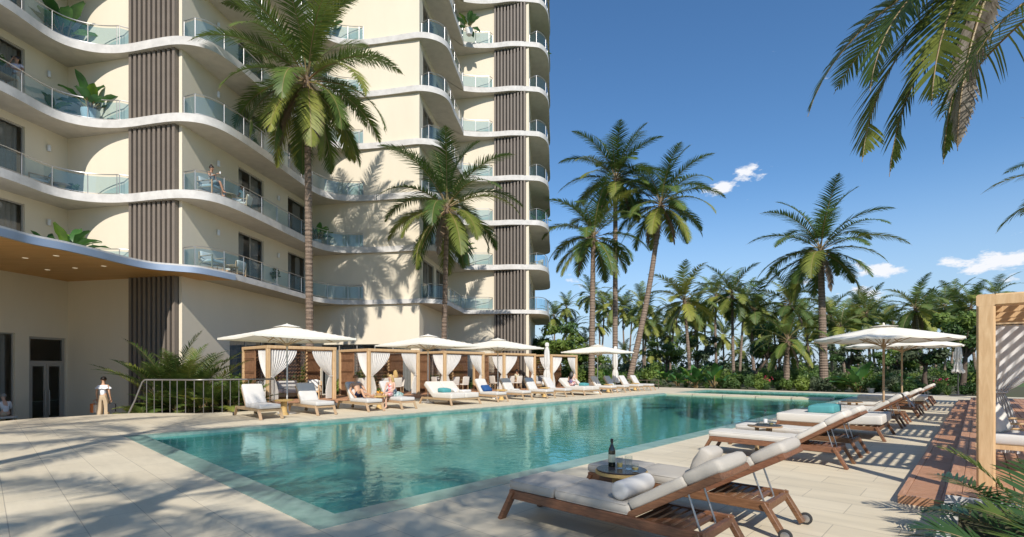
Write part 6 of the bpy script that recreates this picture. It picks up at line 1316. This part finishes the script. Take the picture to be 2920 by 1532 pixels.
def tree(label, loc, H, R_, seed, mats, n=2600, lean=(0, 0), group='broad leaved trees beyond the pool', size=.16, trunk=.16, clumps=11):
    t = thing('broadleaf_tree', label, 'tree', loc, 0, group); rnd = random.Random(seed); b = MB(); top = Vector((lean[0], lean[1], H * .55)); fork = top * .75
    b.tube([(0, 0, -.2), fork * .5 + Vector((rnd.uniform(-.2, .2), 0, 0)), fork, top], [trunk * 1.3, trunk, trunk * .75, trunk * .5], 8); f = MB()
    for i in range(clumps):
        a = i * 2.4; c = Vector((lean[0] + R_ * .72 * math.cos(a) * rnd.uniform(.3, 1), lean[1] + R_ * .72 * math.sin(a) * rnd.uniform(.3, 1), H * rnd.uniform(.5, .93))); b.tube([fork, fork.lerp(c, .5) + Vector((0, 0, .15)), c], [trunk * .4, trunk * .25, .02], 5)
        leaf_cloud(f, c, (R_ * .42, R_ * .42, H * .13), n // clumps, size, rnd, 0 if rnd.random() < .65 else 1)
    b.build('trunk', M['bark'], t); f.build('crown', mats, t); return t
for px, dep, H, R_, sd, kx, ln, lab in [(1590, 40, 5.2, 2.6, 1, 'bright leafy', (0, 0), 'bright green tree just right of the tower, behind the closed umbrella'), (1655, 45, 4.6, 2.6, 2, 'dark leafy', (0, 0), 'dark green tree between the closed umbrella and the three tall palms'), (1530, 42, 4.4, 2.2, 8, 'dark leafy', (0, 0), 'dark green tree behind the farthest cabana'),
                                        (2135, 46, 6.0, 2.6, 3, 'dark leafy', (2.2, 0), 'dark leaning tree with a bent trunk in the middle of the garden'), (2640, 40, 4.3, 2.2, 4, 'grey green', (0, 0), 'grey green tree left of the closed dark poled umbrella'), (2740, 33, 5.6, 2.2, 5, 'bright leafy', (.4, 0), 'open branched tree between the closed umbrella and the cedar post'),
                                        (2205, 62, 6.5, 3.4, 6, 'bright leafy', (0, 0), 'light green tree far behind the short bushy palm'), (2420, 55, 4.6, 2.8, 7, 'grey green', (0, 0), 'grey green tree behind the round umbrellas'), (2560, 52, 4.2, 2.6, 9, 'dark leafy', (0, 0), 'dark tree behind the second round umbrella'), (1900, 60, 5.2, 3.0, 10, 'bright leafy', (0, 0), 'bright tree in the gap right of the leaning palm'), (1990, 66, 6, 3.2, 11, 'grey green', (0, 0), 'pale tree beneath the tallest grove palms'), (2850, 42, 7.2, 3.6, 12, 'dark leafy', (0, 0), 'dark tree behind the big cedar post at right')]:
    tree(lab, at(px, dep, -.1), H, R_, sd, SHM[kx], lean=ln)
b = MB(); rw = random.Random(31)                        # the far wood reads as one mass
for i in range(90): px = 1380 + i * 19 + rw.uniform(-8, 8); d = rw.uniform(80, 130); p = at(px, d, 0); leaf_cloud(b, (p.x, p.y, 1.5), (2.6, 2.0, 2.2 + 1.2 * rw.random()), 130, .42, rw, 0 if rw.random() < .6 else 1)
o = b.build('far_wood', [M['bush_g'], M['bush']]); o['kind'] = 'stuff'
# ---- balcony plants
PT = MB(); PT.lathe([(.20, 0), (.27, .35), (.26, .42), (.23, .42), (.22, .36), (0, .35)], 20)
def potted(label, loc, me, s_, ps=1.0, rot=0.0):
    t = thing('potted_plant', label, 'potted plant', loc, rot, 'potted plants on the balconies'); p = bpy.data.objects.new('pot', PTM); COL.objects.link(p); p.parent = t; p.scale = (ps,) * 3; c = bpy.data.objects.new('foliage', me); COL.objects.link(c); c.parent = t; c.location = (0, 0, .36 * ps); c.scale = (s_,) * 3; return t
PTM = PT.mesh('pot'); PTM.materials.append(M['pot'])
fic = shrub_mesh(55, (.55, .55, .6), 420, .10).mesh('foliage'); fic.materials.append(M['bush']); fic.materials.append(M['bush'])
for px, dep, k, me, s_, ps, lab in [(258, 21.95, 2, BF[0], 1.2, 1.3, 'large banana plant in a white pot on the upper left balcony'), (150, 21.9, 2, BF[1], .8, .8, 'dark broad leaved plant left of the large potted banana plant'), (185, 22.0, 3, BF[2], 1.35, 1.0, 'broad leaved plant on the top left balcony'),
                                    (200, 21.0, 0, BF[0], 1.2, 1.0, 'broad leaved plant above the metal canopy edge'), (138, 20.8, 0, BF[2], .85, .8, 'dark plant left of the one above the metal canopy edge'), (782, 28.0, 0, fic, 1.0, 1.0, 'dark bushy plant in a pot on the low balcony beside the tall palm trunk'), (905, 31.0, 1, BF[1], 1.0, 1.0, 'broad leaved plant on the inner balcony corner right of the palm trunk'),
                                    (935, 31.0, 5, BF[2], 1.0, 1.0, 'broad leaved plant high on the inner corner beside the tallest palm crown'), (1338, 35.6, 6, BF[0], 1.0, 1.0, 'broad leaved plant on the high balcony left of the right fin screen'), (1316, 35.2, 1, BF[1], 1.1, 1.0, 'broad leaved plant on the low balcony behind the slimmer palm'), (1540, 38.8, 2, BF[2], .95, 1.0, 'leafy plant spilling over the tower\'s right corner balcony'),
                                    (1535, 38.8, 4, fic, .8, .8, 'small bushy plant on the fourth corner balcony at right'), (1540, 39.0, 6, BF[0], .8, .8, 'small plant on the sixth corner balcony at right'), (-12, 19.15, 2, fic, .45, .0001, 'small potted greenery on the table before the man on the phone'), (204, 22.0, 1, fic, .45, .5, 'small bushy plant beside the round wooden balcony table')]:
    z_ = FLOOR(k) + (.71 if ps < .01 else 0); p = at(px, dep, z_)
    potted(lab, p, me, s_, max(ps, .35), px * .7)
# ---- metal railing at the edge of the raised deck
t = thing('metal_railing', 'curved metal railing between the paving and the feathery palms', 'railing', at(560, 17.65, 0)); o_ = t.location
path = [at(413, 17.72), at(454, 17.75), at(500, 17.72), at(560, 17.64), at(613, 17.92), at(690, 18.42), at(782, 19.0)]; P = catmull([Vector((p.x, p.y, 0)) for p in path], 10); h_ = 1.18
low = [at(365, 17.65, -.05), at(385, 17.68, .45), at(400, 17.7, .92), at(406, 17.71, 1.10)]
b = MB(); b.tube([p - o_ for p in low] + [p + Vector((0, 0, h_)) - o_ for p in P], .032, 8); b.build('handrail', M['rail_bronze'], t)
acc = 9; last = P[0]
for i, p in enumerate(P):
    acc += (p - last).length; last = p
    if acc > .255 and i > 1 or i == len(P) - 1: b = MB(); b.bar(p - o_, p + Vector((0, 0, h_ - .02)) - o_, .024, .024); b.build('baluster', M['rail_bronze'], t); acc = 0
# low fence rail at the garden side of the left row
t = thing('low_fence', 'low brown rail fence at the end of the left lounger row', 'fence', at(1835, 38.0, -.05)); o_ = t.location
for px in (1815, 1845, 1878): b = MB(); p = at(px, 38.0 + (px - 1815) * .012, 0) - Vector((o_.x, o_.y, 0)); b.bar(p, p + Vector((0, 0, .75)), .05, .05); b.build('post', M['bark'], t)
a, c = at(1812, 38, 0) - Vector((o_.x, o_.y, 0)), at(1880, 38.78, 0) - Vector((o_.x, o_.y, 0)); b = MB(); b.bar(a + Vector((0, 0, .72)), c + Vector((0, 0, .72)), .04, .05, up=(0, 0, 1)); b.bar(a + Vector((0, 0, .38)), c + Vector((0, 0, .38)), .03, .05); b.build('rail', M['bark'], t)
b = MB(); b.lathe([(.14, 0), (.22, .28), (.24, .30), (.21, .30), (0, .24)], 16); o = b.build('stone_bowl', M['concrete']); o.location = at(2483, 32.2, 0); tag(o, 'small stone bowl on the far paving beside the garden', 'bowl')
